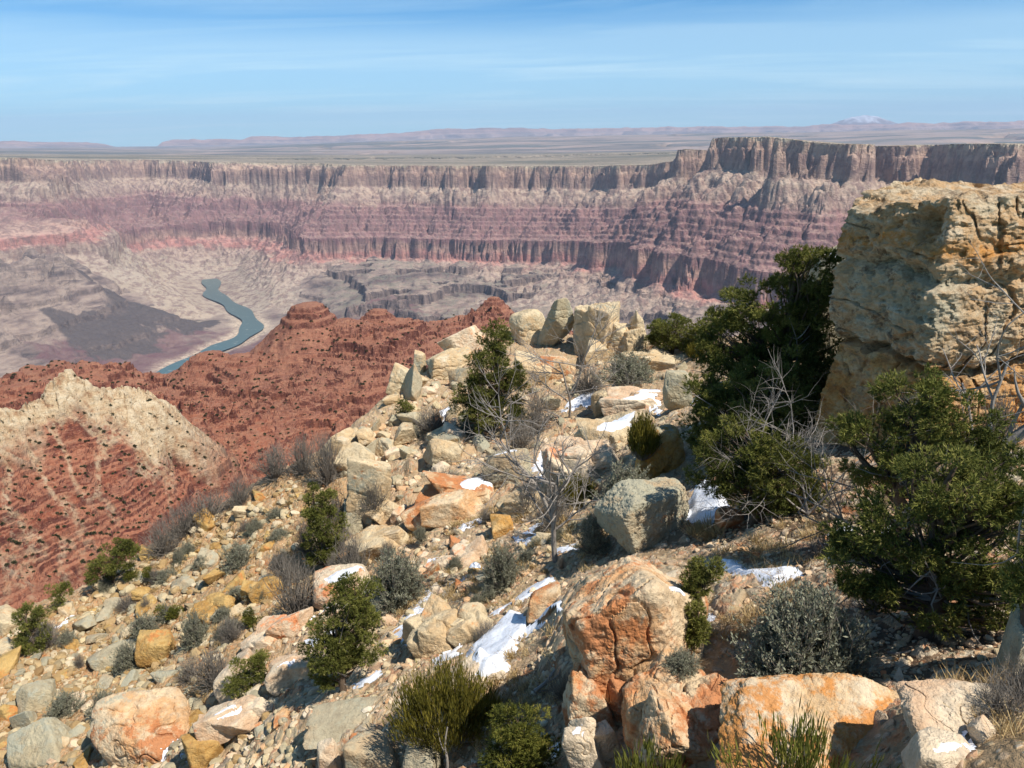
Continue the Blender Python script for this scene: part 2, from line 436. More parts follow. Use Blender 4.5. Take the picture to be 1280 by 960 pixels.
def far_terrain():
    NC, NK, NR = 1250, 1900, 700
    az = np.linspace(R(-43), R(43), NC)
    r = np.exp(np.linspace(math.log(3200), math.log(17000), NK))
    azc = np.linspace(R(-43), R(43), 420); rc = np.exp(np.linspace(math.log(3200), math.log(17000), 420))
    A, B = np.meshgrid(azc, rc, indexing='ij')
    D = seg_dist(np.sin(A) * B, np.cos(A) * B, rim3)
    # bilinear upsample of the unsigned distance, then the sign from the rim curve
    fi = (az - azc[0]) / (azc[1] - azc[0]); ii = np.clip(fi.astype(int), 0, 418); fi = fi - ii
    fk = (np.log(r) - np.log(rc[0])) / (np.log(rc[1]) - np.log(rc[0])); kk = np.clip(fk.astype(int), 0, 418); fk = fk - kk
    ring = np.vstack([rim3[:, :2], rim3[-1:, :2] * 8, [[0, 90000.0]], rim3[:1, :2] * 8])
    Sc = np.where(in_poly(np.sin(A) * B, np.cos(A) * B, ring), -1, 1) * D
    U = Sc[ii] * (1 - fi[:, None]) + Sc[ii + 1] * fi[:, None]
    DS = U[:, kk] * (1 - fk) + U[:, kk + 1] * fk
    AA, RR = np.meshgrid(az, r, indexing='ij')
    X, Y = np.sin(AA) * RR, np.cos(AA) * RR
    Z, dep, lowm, bench, rd, back = far_height(X, Y, DS)
    el = np.arctan2(Z, RR)
    seen = np.maximum.accumulate(el, 1) - el < 0.004
    w = np.hypot(np.diff(np.log(RR), axis=1) * 0.10, np.diff(el, axis=1) * np.where(seen[:, 1:], 1.0, 0.35))
    ker = np.hanning(43)[1:-1]; ker /= ker.sum()
    w = np.apply_along_axis(lambda v: np.convolve(np.pad(v, 20, mode='edge'), ker, mode='valid'), 0, w)
    w = w + 0.35 * w.mean(0)[None, :]
    # neighbouring columns share most of their sampling, so quads stay clean
    s = np.concatenate([np.zeros((NC, 1)), np.cumsum(w, 1)], 1)
    def res(a, j, q): return np.interp(q, s[j], a)
    o = [np.empty((NC, NR)) for _ in range(7)]
    for j in range(NC):
        q = np.linspace(0, s[j, -1], NR)
        for a, src in zip(o, (RR, Z, dep, lowm, bench, rd, back)): a[j] = np.interp(q, s[j], src[j])
    rr2 = o[0]
    X2, Y2 = np.sin(az)[:, None] * rr2, np.cos(az)[:, None] * rr2
    # dark lava-capped badlands and purple shale around the river bend
    pk = at(160, 352, 7700)
    def blob(px, py, d, rx, ry):
        c = at(px, py, d * 0.9); return np.exp(-(((X2 - c[0]) / rx) ** 2 + ((Y2 - c[1]) / ry) ** 2))
    n = fbm(X2 / 380, Y2 / 380, 91, 6, 0.62)
    dark = blob(140, 345, 7850, 420, 260) + blob(150, 385, 7050, 330, 420) + blob(225, 362, 7800, 330, 300) + blob(90, 365, 7000, 260, 160) + blob(100, 425, 5900, 200, 150) + blob(20, 500, 4700, 500, 350)
    dark = sm(0.46, 0.60, dark + n * 0.9)
    purple = blob(200, 420, 6500, 620, 700) + blob(330, 415, 6600, 300, 260) * 0.8 + blob(450, 378, 6600, 700, 400) * 0.9 + blob(60, 510, 4700, 900, 500)
    purple = sm(0.22, 0.5, purple + n * 0.8)
    return X2, Y2, o[1], dict(dep=o[2], low=o[3], bench=o[4], back=o[6], dark=dark, purple=purple, bank=1 - sm(90, 210, o[5] + n * 80))

def far_material():
    M = Mat('canyon_rock', 0.95)
    p = M.pos(); dep = M.attr('dep')
    n1 = M.noise(p, 1 / 160.0, 5, 0.6)
    n2 = M.noise(M.vscale(p, (1 / 45.0, 1 / 45.0, 1 / 700.0)), 1.0, 4, 0.65)
    n3 = M.noise(M.vscale(p, (1 / 1500.0, 1 / 1500.0, 1 / 24.0)), 1.0, 3, 0.7)
    n4 = M.noise(p, 1 / 26.0, 4, 0.7)
    d = M.math('ADD', dep, M.math('MULTIPLY', M.math('SUBTRACT', n1, 0.5), 210.0))
    d = M.math('ADD', d, M.math('MULTIPLY', M.math('SUBTRACT', n3, 0.5), 26.0))
    t = M.math('DIVIDE', d, 1500.0, True)
    c = M.ramp(t, [(0.0, lin(186, 170, 144)), (0.012, lin(176, 150, 128)), (0.06, lin(178, 146, 126)), (0.085, lin(152, 124, 110)), (0.148, lin(158, 134, 118)), (0.163, lin(178, 156, 136)),
                   (0.255, lin(164, 138, 122)), (0.285, lin(146, 110, 104)), (0.36, lin(128, 94, 92)), (0.44, lin(144, 108, 102)), (0.50, lin(130, 94, 92)), (0.53, lin(164, 132, 118)), (0.56, lin(178, 142, 126)),
                   (0.585, lin(178, 128, 116)), (0.62, lin(174, 122, 110)), (0.645, lin(166, 142, 126)), (0.80, lin(164, 148, 130)), (1.0, lin(168, 150, 130))])
    # thin beds
    c = M.mix(M.range(n3, 0.42, 0.66, 0.0, 0.42), c, M.mix(0.5, c, (0.55, 0.45, 0.38, 1), 'MULTIPLY'))
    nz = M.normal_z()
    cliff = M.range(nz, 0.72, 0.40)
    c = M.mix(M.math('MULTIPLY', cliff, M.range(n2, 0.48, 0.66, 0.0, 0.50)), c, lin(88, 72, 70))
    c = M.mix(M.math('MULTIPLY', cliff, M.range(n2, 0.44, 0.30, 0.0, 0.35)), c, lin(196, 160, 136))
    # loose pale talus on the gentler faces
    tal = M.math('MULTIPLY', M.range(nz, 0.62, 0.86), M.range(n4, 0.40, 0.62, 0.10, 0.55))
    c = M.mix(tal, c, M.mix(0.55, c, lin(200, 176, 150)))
    low = M.attr('low')
    lowc = M.ramp(M.noise(M.vscale(p, (1 / 420.0, 1 / 420.0, 1 / 50.0)), 1.0, 6, 0.62), [(0.32, lin(80, 70, 67)), (0.43, lin(122, 104, 95)), (0.56, lin(156, 136, 120)), (0.66, lin(94, 80, 76))])
    lowc = M.mix(M.math('MULTIPLY', M.attr('purple'), M.range(n1, 0.3, 0.7, 1.0, 0.6)), lowc, lin(108, 78, 78))
    lowc = M.mix(M.attr('dark'), lowc, M.mix(n4, lin(66, 60, 60), lin(102, 90, 84)))
    lowc = M.mix(M.math('MULTIPLY', M.attr('bank'), M.range(n4, 0.4, 0.6, 0.3, 0.9)), lowc, lin(206, 184, 156))
    c = M.mix(low, c, lowc)
    wallish = M.math('SUBTRACT', 1.0, low)
    c = M.mix(M.math('MULTIPLY', wallish, M.range(M.noise(p, 1 / 70.0, 5, 0.7), 0.45, 0.60, 0.0, 0.72)), c, lin(116, 92, 86))
    b = M.attr('bench')
    bc = M.mix(M.range(n2, 0.35, 0.65), lin(82, 72, 70), lin(130, 112, 102))
    c = M.mix(M.math('MULTIPLY', M.math('MULTIPLY', low, M.range(b, 0.0, 1.0, 0.55, 1.0)), M.range(nz, 0.80, 0.55)), c, bc)
    c = M.mix(M.math('MULTIPLY', M.math('MULTIPLY', b, low), M.math('MULTIPLY', M.range(nz, 0.90, 0.98), 0.45)), c, lin(122, 120, 100))
    # pinyon scrub speckles the level rim
    flat = M.range(dep, 26.0, 14.0)
    pl = M.ramp(M.noise(M.vscale(p, (1 / 2600.0, 1 / 900.0, 1 / 300.0)), 1.0, 6, 0.62), [(0.3, lin(92, 92, 80)), (0.45, lin(130, 118, 100)), (0.55, lin(170, 150, 128)), (0.68, lin(98, 94, 80))])
    c = M.mix(M.math('MULTIPLY', flat, M.range(M.attr('back'), 0.2, 1.0)), c, pl)
    scrub = M.math('MULTIPLY', M.range(dep, 12.0, 2.0), M.range(M.noise(p, 1 / 14.0, 2, 0.6), 0.50, 0.56))
    c = M.mix(M.math('MULTIPLY', scrub, 0.8), c, lin(66, 68, 46))
    bmp = M.bump(n4, 0.9, 14.0)
    bmp = M.bump(M.noise(M.vscale(p, (1 / 30.0, 1 / 30.0, 1 / 12.0)), 1.0, 4, 0.65), 0.8, 9.0, bmp)
    return M.done(c, bmp)
X2, Y2, Z2, at_ = far_terrain()
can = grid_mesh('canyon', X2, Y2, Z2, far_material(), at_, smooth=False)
tag(can, kind='structure')
del X2, Y2, Z2, at_

# ---- the river on the canyon floor
def ribbon(name, P, w, z, mat):
    T = np.gradient(P[:, :2], axis=0); T /= np.linalg.norm(T, axis=1)[:, None]
    N = np.stack([-T[:, 1], T[:, 0]], 1)
    ww = w * (1 + 0.25 * np.sin(np.arange(len(P)) * 0.7))[:, None]
    S = np.linspace(-1, 1, 7)
    X = P[:, 0:1] + N[:, 0:1] * ww * S; Y = P[:, 1:2] + N[:, 1:2] * ww * S
    return grid_mesh(name, X, Y, np.full(X.shape, z), mat)
M = Mat('river_water', 0.30)
wcol = M.mix(M.range(M.noise(M.pos(), 1 / 60.0, 4, 0.6), 0.60, 0.72), lin(74, 98, 96), lin(150, 156, 146))
tag(ribbon('river', river3, 78.0, RIVER_Z + 2, M.done(wcol)), kind='structure')

# ---- the plateau behind the rim, with its distant mesas and mountains
PROF = [(-400,178),(-100,178),(0,176.5),(60,177),(120,178.5),(134,181.5),(145,185),(196,184),(203,178),(215,174.5),(262,174.5),(305,174),(312,171.5),(330,170.5),(390,170.5),(430,170),(445,168),(475,168),(500,166.5),(520,164.5),
        (545,162),(600,161),(660,161.5),(760,161),(840,159.5),(900,159),(1010,158.5),(1030,156.5),(1120,155),(1180,153.5),(1280,152),(1500,150)]
def plateau():
    NC = 900
    az = np.linspace(R(-43), R(43), NC)
    r = np.concatenate([np.exp(np.linspace(math.log(16600), math.log(52000), 260)), np.linspace(52300, 60000, 70), np.exp(np.linspace(math.log(60300), math.log(64000), 12))])
    AA, RR = np.meshgrid(az, r, indexing='ij')
    X, Y = np.sin(AA) * RR, np.cos(AA) * RR
    P = np.array([at(a, b, 60000) for a, b in PROF])
    crest = np.interp(az, np.arctan2(P[:, 0], P[:, 1]), P[:, 2])
    crest = crest + np.array([fbm(np.array([a * 60]), np.array([0.5]), 5, 4)[0] for a in az]) * 110
    base = np.array([at(a, b, 52000)[2] for a, b in ((-300, 187), (250, 183), (640, 172), (1000, 166.5), (1400, 160))])
    bx = [at(a, 180, 52000) for a in (-300, 250, 640, 1000, 1400)]
    basez = np.interp(az, [math.atan2(b[0], b[1]) for b in bx], base)
    rz = rim_z(np.sin(az) * 16600, np.cos(az) * 16600)
    t = sm(16600, 30000, RR)
    Z = rz[:, None] * (1 - t) + (basez[:, None]) * t
    Z = Z + fbm(X / 5200, Y / 5200, 3, 5) * 75 * sm(17000, 22000, RR) * (1 - 0.6 * sm(45000, 52000, RR)) + fbm(X / 700, Y / 700, 9, 3) * 8
    # winding side gorges cut into the near plain
    gg = np.abs(fbm(X / 9000 + 4.2, Y / 9000, 27, 3) + 0.02)
    cut = (1 - sm(0.008, 0.035, gg)) * sm(16800, 18200, RR) * (1 - sm(26000, 31000, RR))
    Z = Z - cut * 170
    m = sm(52500, 57000, RR + fbm(X / 3000, Y / 3000, 33, 3) * 3500)
    st = np.interp(m, [0, .3, .36, .62, .70, .95, 1], [0, .10, .42, .55, .88, .97, 1])
    Z = Z + np.maximum(crest[:, None] - basez[:, None], -100) * st * np.where(RR > 62000, 0.98, 1)
    return X, Y, Z, dict(cut=cut, mesa=m)
M = Mat('plateau_soil', 0.95)
p = M.pos()
n = M.noise(M.vscale(p, (1 / 9000.0, 1 / 2600.0, 1.0 / 900)), 1.0, 6, 0.6)
c = M.ramp(n, [(0.28, lin(78, 80, 74)), (0.43, lin(98, 96, 88)), (0.52, lin(156, 134, 120)), (0.60, lin(88, 86, 80)), (0.75, lin(164, 142, 128))])
mesa = M.ramp(M.noise(M.vscale(p, (1 / 12000.0, 1 / 12000.0, 1 / 130.0)), 1.0, 4, 0.6), [(0.3, lin(128, 88, 76)), (0.5, lin(176, 132, 110)), (0.7, lin(118, 88, 78))])
c = M.mix(M.attr('mesa'), c, mesa)
c = M.mix(M.math('MULTIPLY', M.attr('cut'), M.range(M.normal_z(), 0.995, 0.95)), c, M.mix(M.noise(p, 1 / 200.0, 3, 0.6), lin(110, 84, 76), lin(190, 160, 130)))
X2, Y2, Z2, at_ = plateau()
tag(grid_mesh('plateau', X2, Y2, Z2, M.done(c), at_, smooth=False), kind='structure')

def mountain():
    c = at(1078, 160, 66000)
    g = np.linspace(-1, 1, 160)
    U, V = np.meshgrid(g, g, indexing='ij')
    X, Y = c[0] + U * 4700, c[1] + V * 5600
    rr = np.hypot(U, V * 1.0)
    top = at(1076, 144.5, 66000)[2]; foot = at(1078, 160, 66000)[2]
    h = np.interp(rr, [0, .22, .5, .8, 1.0], [1, .86, .42, .1, 0])
    Z = foot - 300 + (top - foot + 300) * np.clip(h + (ridged(U * 4, V * 4, 3, 4) - .62) * .22 * h, 0, 2)
    return X, Y, Z, dict(h=h + fbm(U * 14, V * 5, 8, 4) * 0.5)
M = Mat('mountain_rock', 0.95)
c = M.mix(M.range(M.attr('h'), 0.50, 1.0, 0.0, 0.8), lin(120, 104, 98), lin(214, 216, 224))
X2, Y2, Z2, at_ = mountain()
tag(grid_mesh('mountain', X2, Y2, Z2, M.done(c), at_), kind='structure')

# ================================================================== RED RIDGES BELOW THE RIM
RB = []                                   # crest behind, with its butte; then the pale-capped spur in front
CR_B = [(-200,560,900),(-60,500,900),(30,462,930),(60,452,950),(85,447,950),(112,446,950),(140,456,940),(170,459,930),(205,462,920),(248,458,900),(262,452,900),(280,447,890),(302,449,890),(318,446,900),(344,434,920),(356,420,930),
        (362,404,935),(385,402,935),(410,404,935),(422,404,930),(446,398,950),(472,394,980),(500,401,1000),(520,402,1010),(545,401,1030),(580,392,1060),(605,383,1070),(618,377,1080),(632,384,1080),(650,398,1080),(720,420,1100),(900,440,1100)]
CR_A = [(-300,560,470),(-120,520,500),(0,503,520),(40,502,530),(50,484,540),(66,466,545),(80,452,545),(88,452,545),(100,464,545),(130,484,545),(160,501,545),(185,512,545),(208,522,545),(232,531,550),(262,536,580)]
for p in densify(CR_B, 2): RB.append(tuple(at(*p)))
for p in densify(CR_A, 2): RB.append(tuple(at(*p)))
for p in [(20,560,500),(100,560,510),(60,620,470),(140,620,480),(20,680,440),(100,680,445),(40,760,400),(140,740,410),(0,850,350),(-200,760,400),(-200,900,330),(-250,640,450),(220,580,540),(220,640,490),(300,560,600),(260,700,420),
          (300,480,800),(200,490,860),(260,500,720),(150,470,900),(300,520,660),(360,470,820),(420,440,860),(380,520,700),(440,480,760),(500,440,850),(460,540,660),(340,600,560),(400,580,600),(560,430,920),(620,410,1000),
          (520,520,700),(600,480,800),(300,680,440),(400,680,450),(500,620,520),(600,700,420),(700,500,760),(800,480,850),(1000,560,640),(1000,460,900),(1300,560,600),(200,800,350),(600,850,300),(1000,800,330)]:
    RB.append(tuple(at(*p)))
def beyond(crest, ks):
    for p in crest:
        v = at(*p)
        for back, drop in ks:
            h = math.hypot(v[0], v[1])
            RB.append((v[0] * (h + back) / h, v[1] * (h + back) / h, v[2] - drop))
beyond(CR_B[::2], [(70, 40), (350, 300)])
beyond(CR_A[2:9], [(40, 26), (130, 75)])
for a in range(-44, 45, 8):
    for rr_, zz_ in ((1900, -980), (2700, -1480), (3700, -1560)):
        RB.append((math.sin(R(a)) * rr_, math.cos(R(a)) * rr_, zz_))
ridge_rbf = RBF(RB, 100.0)
def strata(z, x, y, step=7.5):
    """hard beds stand as ledges, soft beds lie as slopes"""
    q = (z + x * 0.03 + fbm(x / 70, y / 70, 13, 3) * 2.2) / step
    i = np.floor(q); f = q - i
    hard = 0.45 + 0.52 * hrand(i, i * 0 + 3, 99)
    a = 0.42 + 0.3 * hrand(i, i * 0 + 5, 98)
    g = np.where(f < a, f / a * (1 - hard), 1 - hard + (f - a) / (1 - a) * hard)
    g = np.where(f > a, (1 - hard) + hard * sm(0, 1, (f - a) / (1 - a)) , g)
    return (g - f) * step
def ridge_height(x, y):
    z = ridge_rbf(x, y)
    rr = np.hypot(x, y)
    far = sm(1100, 1500, rr)
    rough = sm(110, 220, rr) * (1 - far * 0.5)
    z = z + ((ridged(x / 130, y / 130, 5, 4, 0.5) - 0.7) * (13 + 9 * sm(600, 760, rr)) + (ridged(x / 42, y / 42, 8, 4, 0.55) - 0.65) * (8 + 5 * sm(600, 760, rr))) * rough
    z = z + fbm(x / 12, y / 12, 19, 4, 0.6) * 1.8 * rough
    z = z + strata(z, x, y) * 0.95 * rough + strata(z, x + 900, y, 12.0) * 0.6 * rough * sm(600, 760, rr) + strata(z * 1.0, x + 500, y, 2.6) * 0.8 * rough
    # the butte on the crest: a stack of hard beds
    c = at(386, 400, 942)
    tl = at(386, 379, 942)[2]
    u = np.hypot((x - c[0]) / 30.0, (y - c[1]) / 34.0) + fbm(x / 16, y / 16, 29, 3) * 0.16
    z = np.maximum(z, np.interp(u, [0, .55, .66, .74, .80, .98, 1.06, 1.25, 3.0, 6, 7], [tl, tl - 1.5, tl - 7, tl - 8, tl - 14, tl - 16, tl - 22, tl - 27, tl - 72, tl - 250, -9e3]))
    for px, py, d, w_, h_ in ((262, 440, 902, 22, 9), (300, 443, 892, 20, 7), (430, 398, 940, 16, 6), (472, 386, 982, 16, 8), (617, 371, 1082, 14, 9), (208, 523, 700, 5, 6)):
        c = at(px, py, d)
        u = np.hypot((x - c[0]) / w_, (y - c[1]) / w_) + fbm(x / 9, y / 9, 31, 3) * 0.2
        z = np.maximum(z, np.interp(u, [0, .6, .72, .95, 1.05, 2.2, 6, 7], [c[2], c[2] - 1, c[2] - h_ * .5, c[2] - h_ * .6, c[2] - h_, c[2] - h_ - 16, c[2] - 200, -9e3]))
    return z
def cream_zone(x, y, z):
    """pale limestone caps the front spur and trails down it as scree"""
    pk = at(85, 456, 545)
    A = np.array([at(*p) for p in CR_A])
    d = seg_dist(x, y, A)
    dz = np.interp(np.arctan2(x, y), np.arctan2(A[:, 0], A[:, 1]), A[:, 2]) - z
    n = fbm(x / 26, y / 26, 45, 4)
    cap = sm(30, 17, dz + n * 16) * sm(60, 30, np.abs(np.hypot(x, y) - 535)) * sm(at(300, 520, 560)[0] , at(215, 520, 560)[0], x)
    ch = np.abs(fbm(np.arctan2(x, y) * 16 + 3 + z * 0.008, z / 60, 47, 3))
    scree = (1 - sm(0.02, 0.10, ch)) * sm(120, 20, dz) * sm(640, 560, np.hypot(x, y)) * sm(at(330, 520, 560)[0], at(190, 520, 560)[0], x) * 0.9
    return cap, scree
def ridge_terrain():
    NC, NK, NR = 1200, 1000, 680
    az = np.linspace(R(-42), R(36), NC)
    r = np.exp(np.linspace(math.log(110), math.log(3700), NK))
    AA, RR = np.meshgrid(az, r, indexing='ij')
    X, Y = np.sin(AA) * RR, np.cos(AA) * RR
    Z = ridge_height(X, Y)
    el = np.arctan2(Z, RR)
    seen = np.maximum.accumulate(el, 1) - el < 0.01
    w = np.hypot(np.diff(np.log(RR), axis=1) * 0.12, np.diff(el, axis=1)) * np.where(seen[:, 1:], 1.0, 0.3)
    ker = np.hanning(23)[1:-1]; ker /= ker.sum()
    w = np.apply_along_axis(lambda v: np.convolve(np.pad(v, 10, mode='edge'), ker, mode='valid'), 0, w)
    w = w + 0.35 * w.mean(0)[None, :]
    s = np.concatenate([np.zeros((NC, 1)), np.cumsum(w, 1)], 1)
    r2 = np.empty((NC, NR))
    for j in range(NC): r2[j] = np.interp(np.linspace(0, s[j, -1], NR), s[j], r)
    X, Y = np.sin(az)[:, None] * r2, np.cos(az)[:, None] * r2
    Z = ridge_height(X, Y)
    cap, scree = cream_zone(X, Y, Z)
    # the cap breaks into big pale blocks
    f1, f2, cid, ox, oy = worley(X / 6.0, Y / 6.0, 61)
    blk = sm(0.0, 0.16, f2 - f1) * (0.2 + cid) * 2.6
    Z = Z + blk * cap
    f1, f2, cid2, ox, oy = worley(X / 3.0, Y / 3.0, 67)
    Z = Z + sm(0.0, 0.2, f2 - f1) * np.maximum(cid2 - 0.6, 0) * 1.9 * (1 - cap) * sm(900, 500, np.hypot(X, Y))
    return X, Y, Z, dict(cap=cap, scree=scree, cell=cid2)
def ridge_material():
    M = Mat('red_rock', 0.95)
    p = M.pos()
    z = M.math('ADD', M.sep(p)[2], M.math('MULTIPLY', M.sep(p)[0], 0.03))
    n1 = M.noise(p, 1 / 40.0, 5, 0.6)
    q = M.new('ShaderNodeCombineXYZ')
    M.l.new(M.math('DIVIDE', M.math('ADD', z, M.math('MULTIPLY', M.math('SUBTRACT', n1, 0.5), 9.0)), 5.5), q.inputs[2])
    M.l.new(M.math('DIVIDE', M.sep(p)[0], 260.0), q.inputs[0])
    beds = M.noise(q.outputs[0], 1.0, 4, 0.65)
    c = M.ramp(beds, [(0.28, lin(96, 50, 38)), (0.42, lin(140, 78, 55)), (0.50, lin(168, 110, 82)), (0.56, lin(112, 58, 43)), (0.66, lin(162, 108, 84)), (0.76, lin(192, 152, 122))])
    # nearer slopes are a brighter brick red, the far crest is duller and browner
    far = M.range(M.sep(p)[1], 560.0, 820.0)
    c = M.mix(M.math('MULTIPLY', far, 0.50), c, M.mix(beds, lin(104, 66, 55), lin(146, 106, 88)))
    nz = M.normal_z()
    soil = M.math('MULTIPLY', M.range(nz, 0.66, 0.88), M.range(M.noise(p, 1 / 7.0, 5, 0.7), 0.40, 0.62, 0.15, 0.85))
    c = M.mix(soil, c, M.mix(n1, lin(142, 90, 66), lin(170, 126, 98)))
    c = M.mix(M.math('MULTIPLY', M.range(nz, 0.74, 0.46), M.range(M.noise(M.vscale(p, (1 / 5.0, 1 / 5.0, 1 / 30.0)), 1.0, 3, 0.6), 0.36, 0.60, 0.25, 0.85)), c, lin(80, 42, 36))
    cream = M.ramp(M.noise(p, 1 / 6.0, 5, 0.65), [(0.3, lin(156, 116, 82)), (0.46, lin(192, 166, 130)), (0.7, lin(212, 194, 162))])
    c = M.mix(M.math('MULTIPLY', M.attr('scree'), M.range(M.noise(p, 1 / 4.0, 4, 0.7), 0.38, 0.58, 0.0, 0.8)), c, cream)
    c = M.mix(M.attr('cap'), c, cream)
    fine = M.noise(p, 1 / 1.6, 4, 0.75)
    c = M.mix(M.range(fine, 0.56, 0.68, 0.0, 0.55), c, lin(176, 136, 108))
    c = M.mix(M.range(fine, 0.44, 0.32, 0.0, 0.6), c, lin(84, 48, 38))
    b = M.bump(M.noise(p, 1 / 3.0, 5, 0.75), 1.0, 2.2)
    return M.done(c, b)
X2, Y2, Z2, at_ = ridge_terrain()
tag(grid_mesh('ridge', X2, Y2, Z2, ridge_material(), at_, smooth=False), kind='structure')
del X2, Y2, Z2, at_

# ================================================================== THE NEAR SLOPE
EDGE = [(-300,1000,27),(-150,880,25.5),(-60,805,25),(0,768,25),(60,750,25.5),(100,738,26),(170,695,26),(240,645,26.5),(320,604,26),(380,575,26),(420,550,26.5),(450,525,27),(480,497,28),(505,478,29),
        (540,450,31),(580,425,32.5),(620,415,33.5),(690,418,33),(750,420,33),(800,424,33),(840,434,32),(890,432,31),(960,420,31),(1040,405,30),(1120,405,30),(1300,400,30),(1500,400,30)]
GP = [tuple(at(*p)) for p in EDGE]
for p in EDGE:
    v = at(*p); h = math.hypot(v[0], v[1])
    for back, drop in ((4, 3.6), (12, 13), (40, 46), (105, 122)):
        GP.append((v[0] * (h + back) / h, v[1] * (h + back) / h, v[2] - drop))
for p in [(640,520,24),(560,480,29),(590,540,24.5),(520,540,25.5),(470,580,24),(720,480,27),(700,560,21),(800,480,25.5),(760,540,21),(640,600,19),(640,640,17),(700,640,16),(560,640,18.5),(500,660,18.5),(440,660,20),(800,560,18),(860,540,17),
          (800,705,10.7),(760,660,13),(860,690,10.8),(640,700,14),(720,690,12.6),(560,720,14.5),(480,740,15),(430,800,13),(430,860,10.8),(500,860,9.6),(350,840,13),(300,760,18.5),(200,830,18.5),(100,850,20),(0,850,21),(-150,950,21),(0,955,17),(100,955,15),(250,930,12.6),(380,930,10),
          (200,760,22),(330,690,21.5),(380,640,22.5),(400,720,18.5),(280,680,24),(120,790,22.5),(-200,1100,18),(100,1100,11),(400,1100,7.5),(560,930,8.3),(640,960,7.2),(620,860,8.8),(690,850,8.3),(680,790,9.6),(640,800,10),(560,800,11.4),(700,920,7.2),(690,960,6.6),
          (740,720,9.7),(730,790,8.6),(800,760,8.9),(850,740,9.1),(900,700,10),(760,870,7.0),(960,850,6.9),(1000,960,5.3),(880,900,6.0),(840,960,5.6),(1280,960,4.7),(1280,850,6),(1150,850,6.2),(1000,770,7.7),(1150,750,7.8),(1280,740,8),(1500,850,6),
          (950,660,10.6),(1050,640,10.6),(1150,640,10.4),(1280,600,11),(1500,600,11),(1100,540,13.5),(960,560,14),(900,600,12.8),(880,510,18),(850,500,20),(1000,480,18),(1200,480,18),(930,470,22),(1050,440,23),(1300,480,16)]:
    GP.append(tuple(at(*p)))
GP += [(0, 0, -1.7), (3, 0, -1.6), (-3, 0, -3.4), (0, -6, -1.5), (5, -5, -1.2), (-8, -5, -6), (0, 1.6, -2.6), (0, 3.4, -4.9), (-2.5, 3.2, -5.8), (2.5, 3.0, -4.4), (5, 3, -3.9), (-8, 6, -9), (12, 4, -3.4), (9, 0, -1.6)]
ground_rbf = RBF(GP, 10.0)
class Grid2:
    """the slow smooth height, tabulated once on a fine square grid"""
    def __init__(self, f, x0, x1, y0, y1, h):
        self.x0, self.y0, self.h = x0, y0, h
        X, Y = np.meshgrid(np.arange(x0, x1, h), np.arange(y0, y1, h), indexing='ij')
        self.Z = f(X, Y)
    def __call__(self, x, y):
        fx = (np.asarray(x, float) - self.x0) / self.h; fy = (np.asarray(y, float) - self.y0) / self.h
        i = np.clip(fx.astype(int), 0, self.Z.shape[0] - 2); j = np.clip(fy.astype(int), 0, self.Z.shape[1] - 2)
        fx = np.clip(fx - i, 0, 1); fy = np.clip(fy - j, 0, 1)
        Z = self.Z
        return (Z[i, j] * (1 - fx) + Z[i + 1, j] * fx) * (1 - fy) + (Z[i, j + 1] * (1 - fx) + Z[i + 1, j + 1] * fx) * fy
base_z = Grid2(ground_rbf, -95, 95, -8, 135, 0.25)
def hit(px, py, z_of=None, lift=0.0):
    """where the sight line through a pixel meets the near slope"""
    d = ray(px, py); d = d / math.hypot(d[0], d[1])
    t = np.exp(np.linspace(math.log(2.0), math.log(70), 1400))
    g = (z_of or base_z)(d[0] * t, d[1] * t) + lift - d[2] * t
    k = np.argmax(g > 0)
    if not g[k] > 0: k = int(np.argmin(np.abs(g)))
    if k > 0 and g[k] > 0:
        a = g[k - 1] / (g[k - 1] - g[k]); tt = t[k - 1] + (t[k] - t[k - 1]) * a
    else: tt = t[k]
    return np.array([d[0] * tt, d[1] * tt, d[2] * tt])
def zone(pts, x, y):
    """soft spots on the slope: (px, py, radius m)"""
    s = 0
    for px, py, rad in pts:
        c = hit(px, py); s = s + np.exp(-(((x - c[0]) ** 2 + (y - c[1]) ** 2) / rad ** 2))
    return s
Z_OCHRE = [(330,690,3.0),(260,760,3.2),(300,720,3),(180,780,3.2),(100,830,3),(150,870,2.4),(260,830,2),(60,900,2.2),(20,830,3),(230,890,1.4),(350,650,2.2),(420,690,1.2)]
Z_LITTER_SHADE = [(1150,700,1.3),(1050,640,1.5),(1200,780,1.0),(1180,830,.55),(950,600,1.6),(1080,830,.45),(1270,700,1.6),(680,830,.6),(690,900,.5),(1000,560,2)]  # litter under the pinyons; spots left of the outcrop paint its shade
Z_LEDGE = [(600,640,2.4),(700,560,3),(800,510,3),(560,700,1.8),(480,640,2.5),(640,560,3),(400,830,1.8),(320,870,1.6),(520,560,3),(250,900,1.2),(860,880,1.0),(780,800,1.2)]
def ledges(z, x, y, step, seed):
    q = (z - 0.34 * x + 0.20 * y + fbm(x / 2.2, y / 2.2, seed, 4) * 0.45) / step
    i = np.floor(q); f = q - i
    a = 0.55 + 0.3 * hrand(i, i * 0 + 5, seed + 1)
    g = np.where(f < a, f / a * 0.3, 0.3 + 0.7 * sm(0, 1, (f - a) / (1 - a)))
    return (g - f) * step
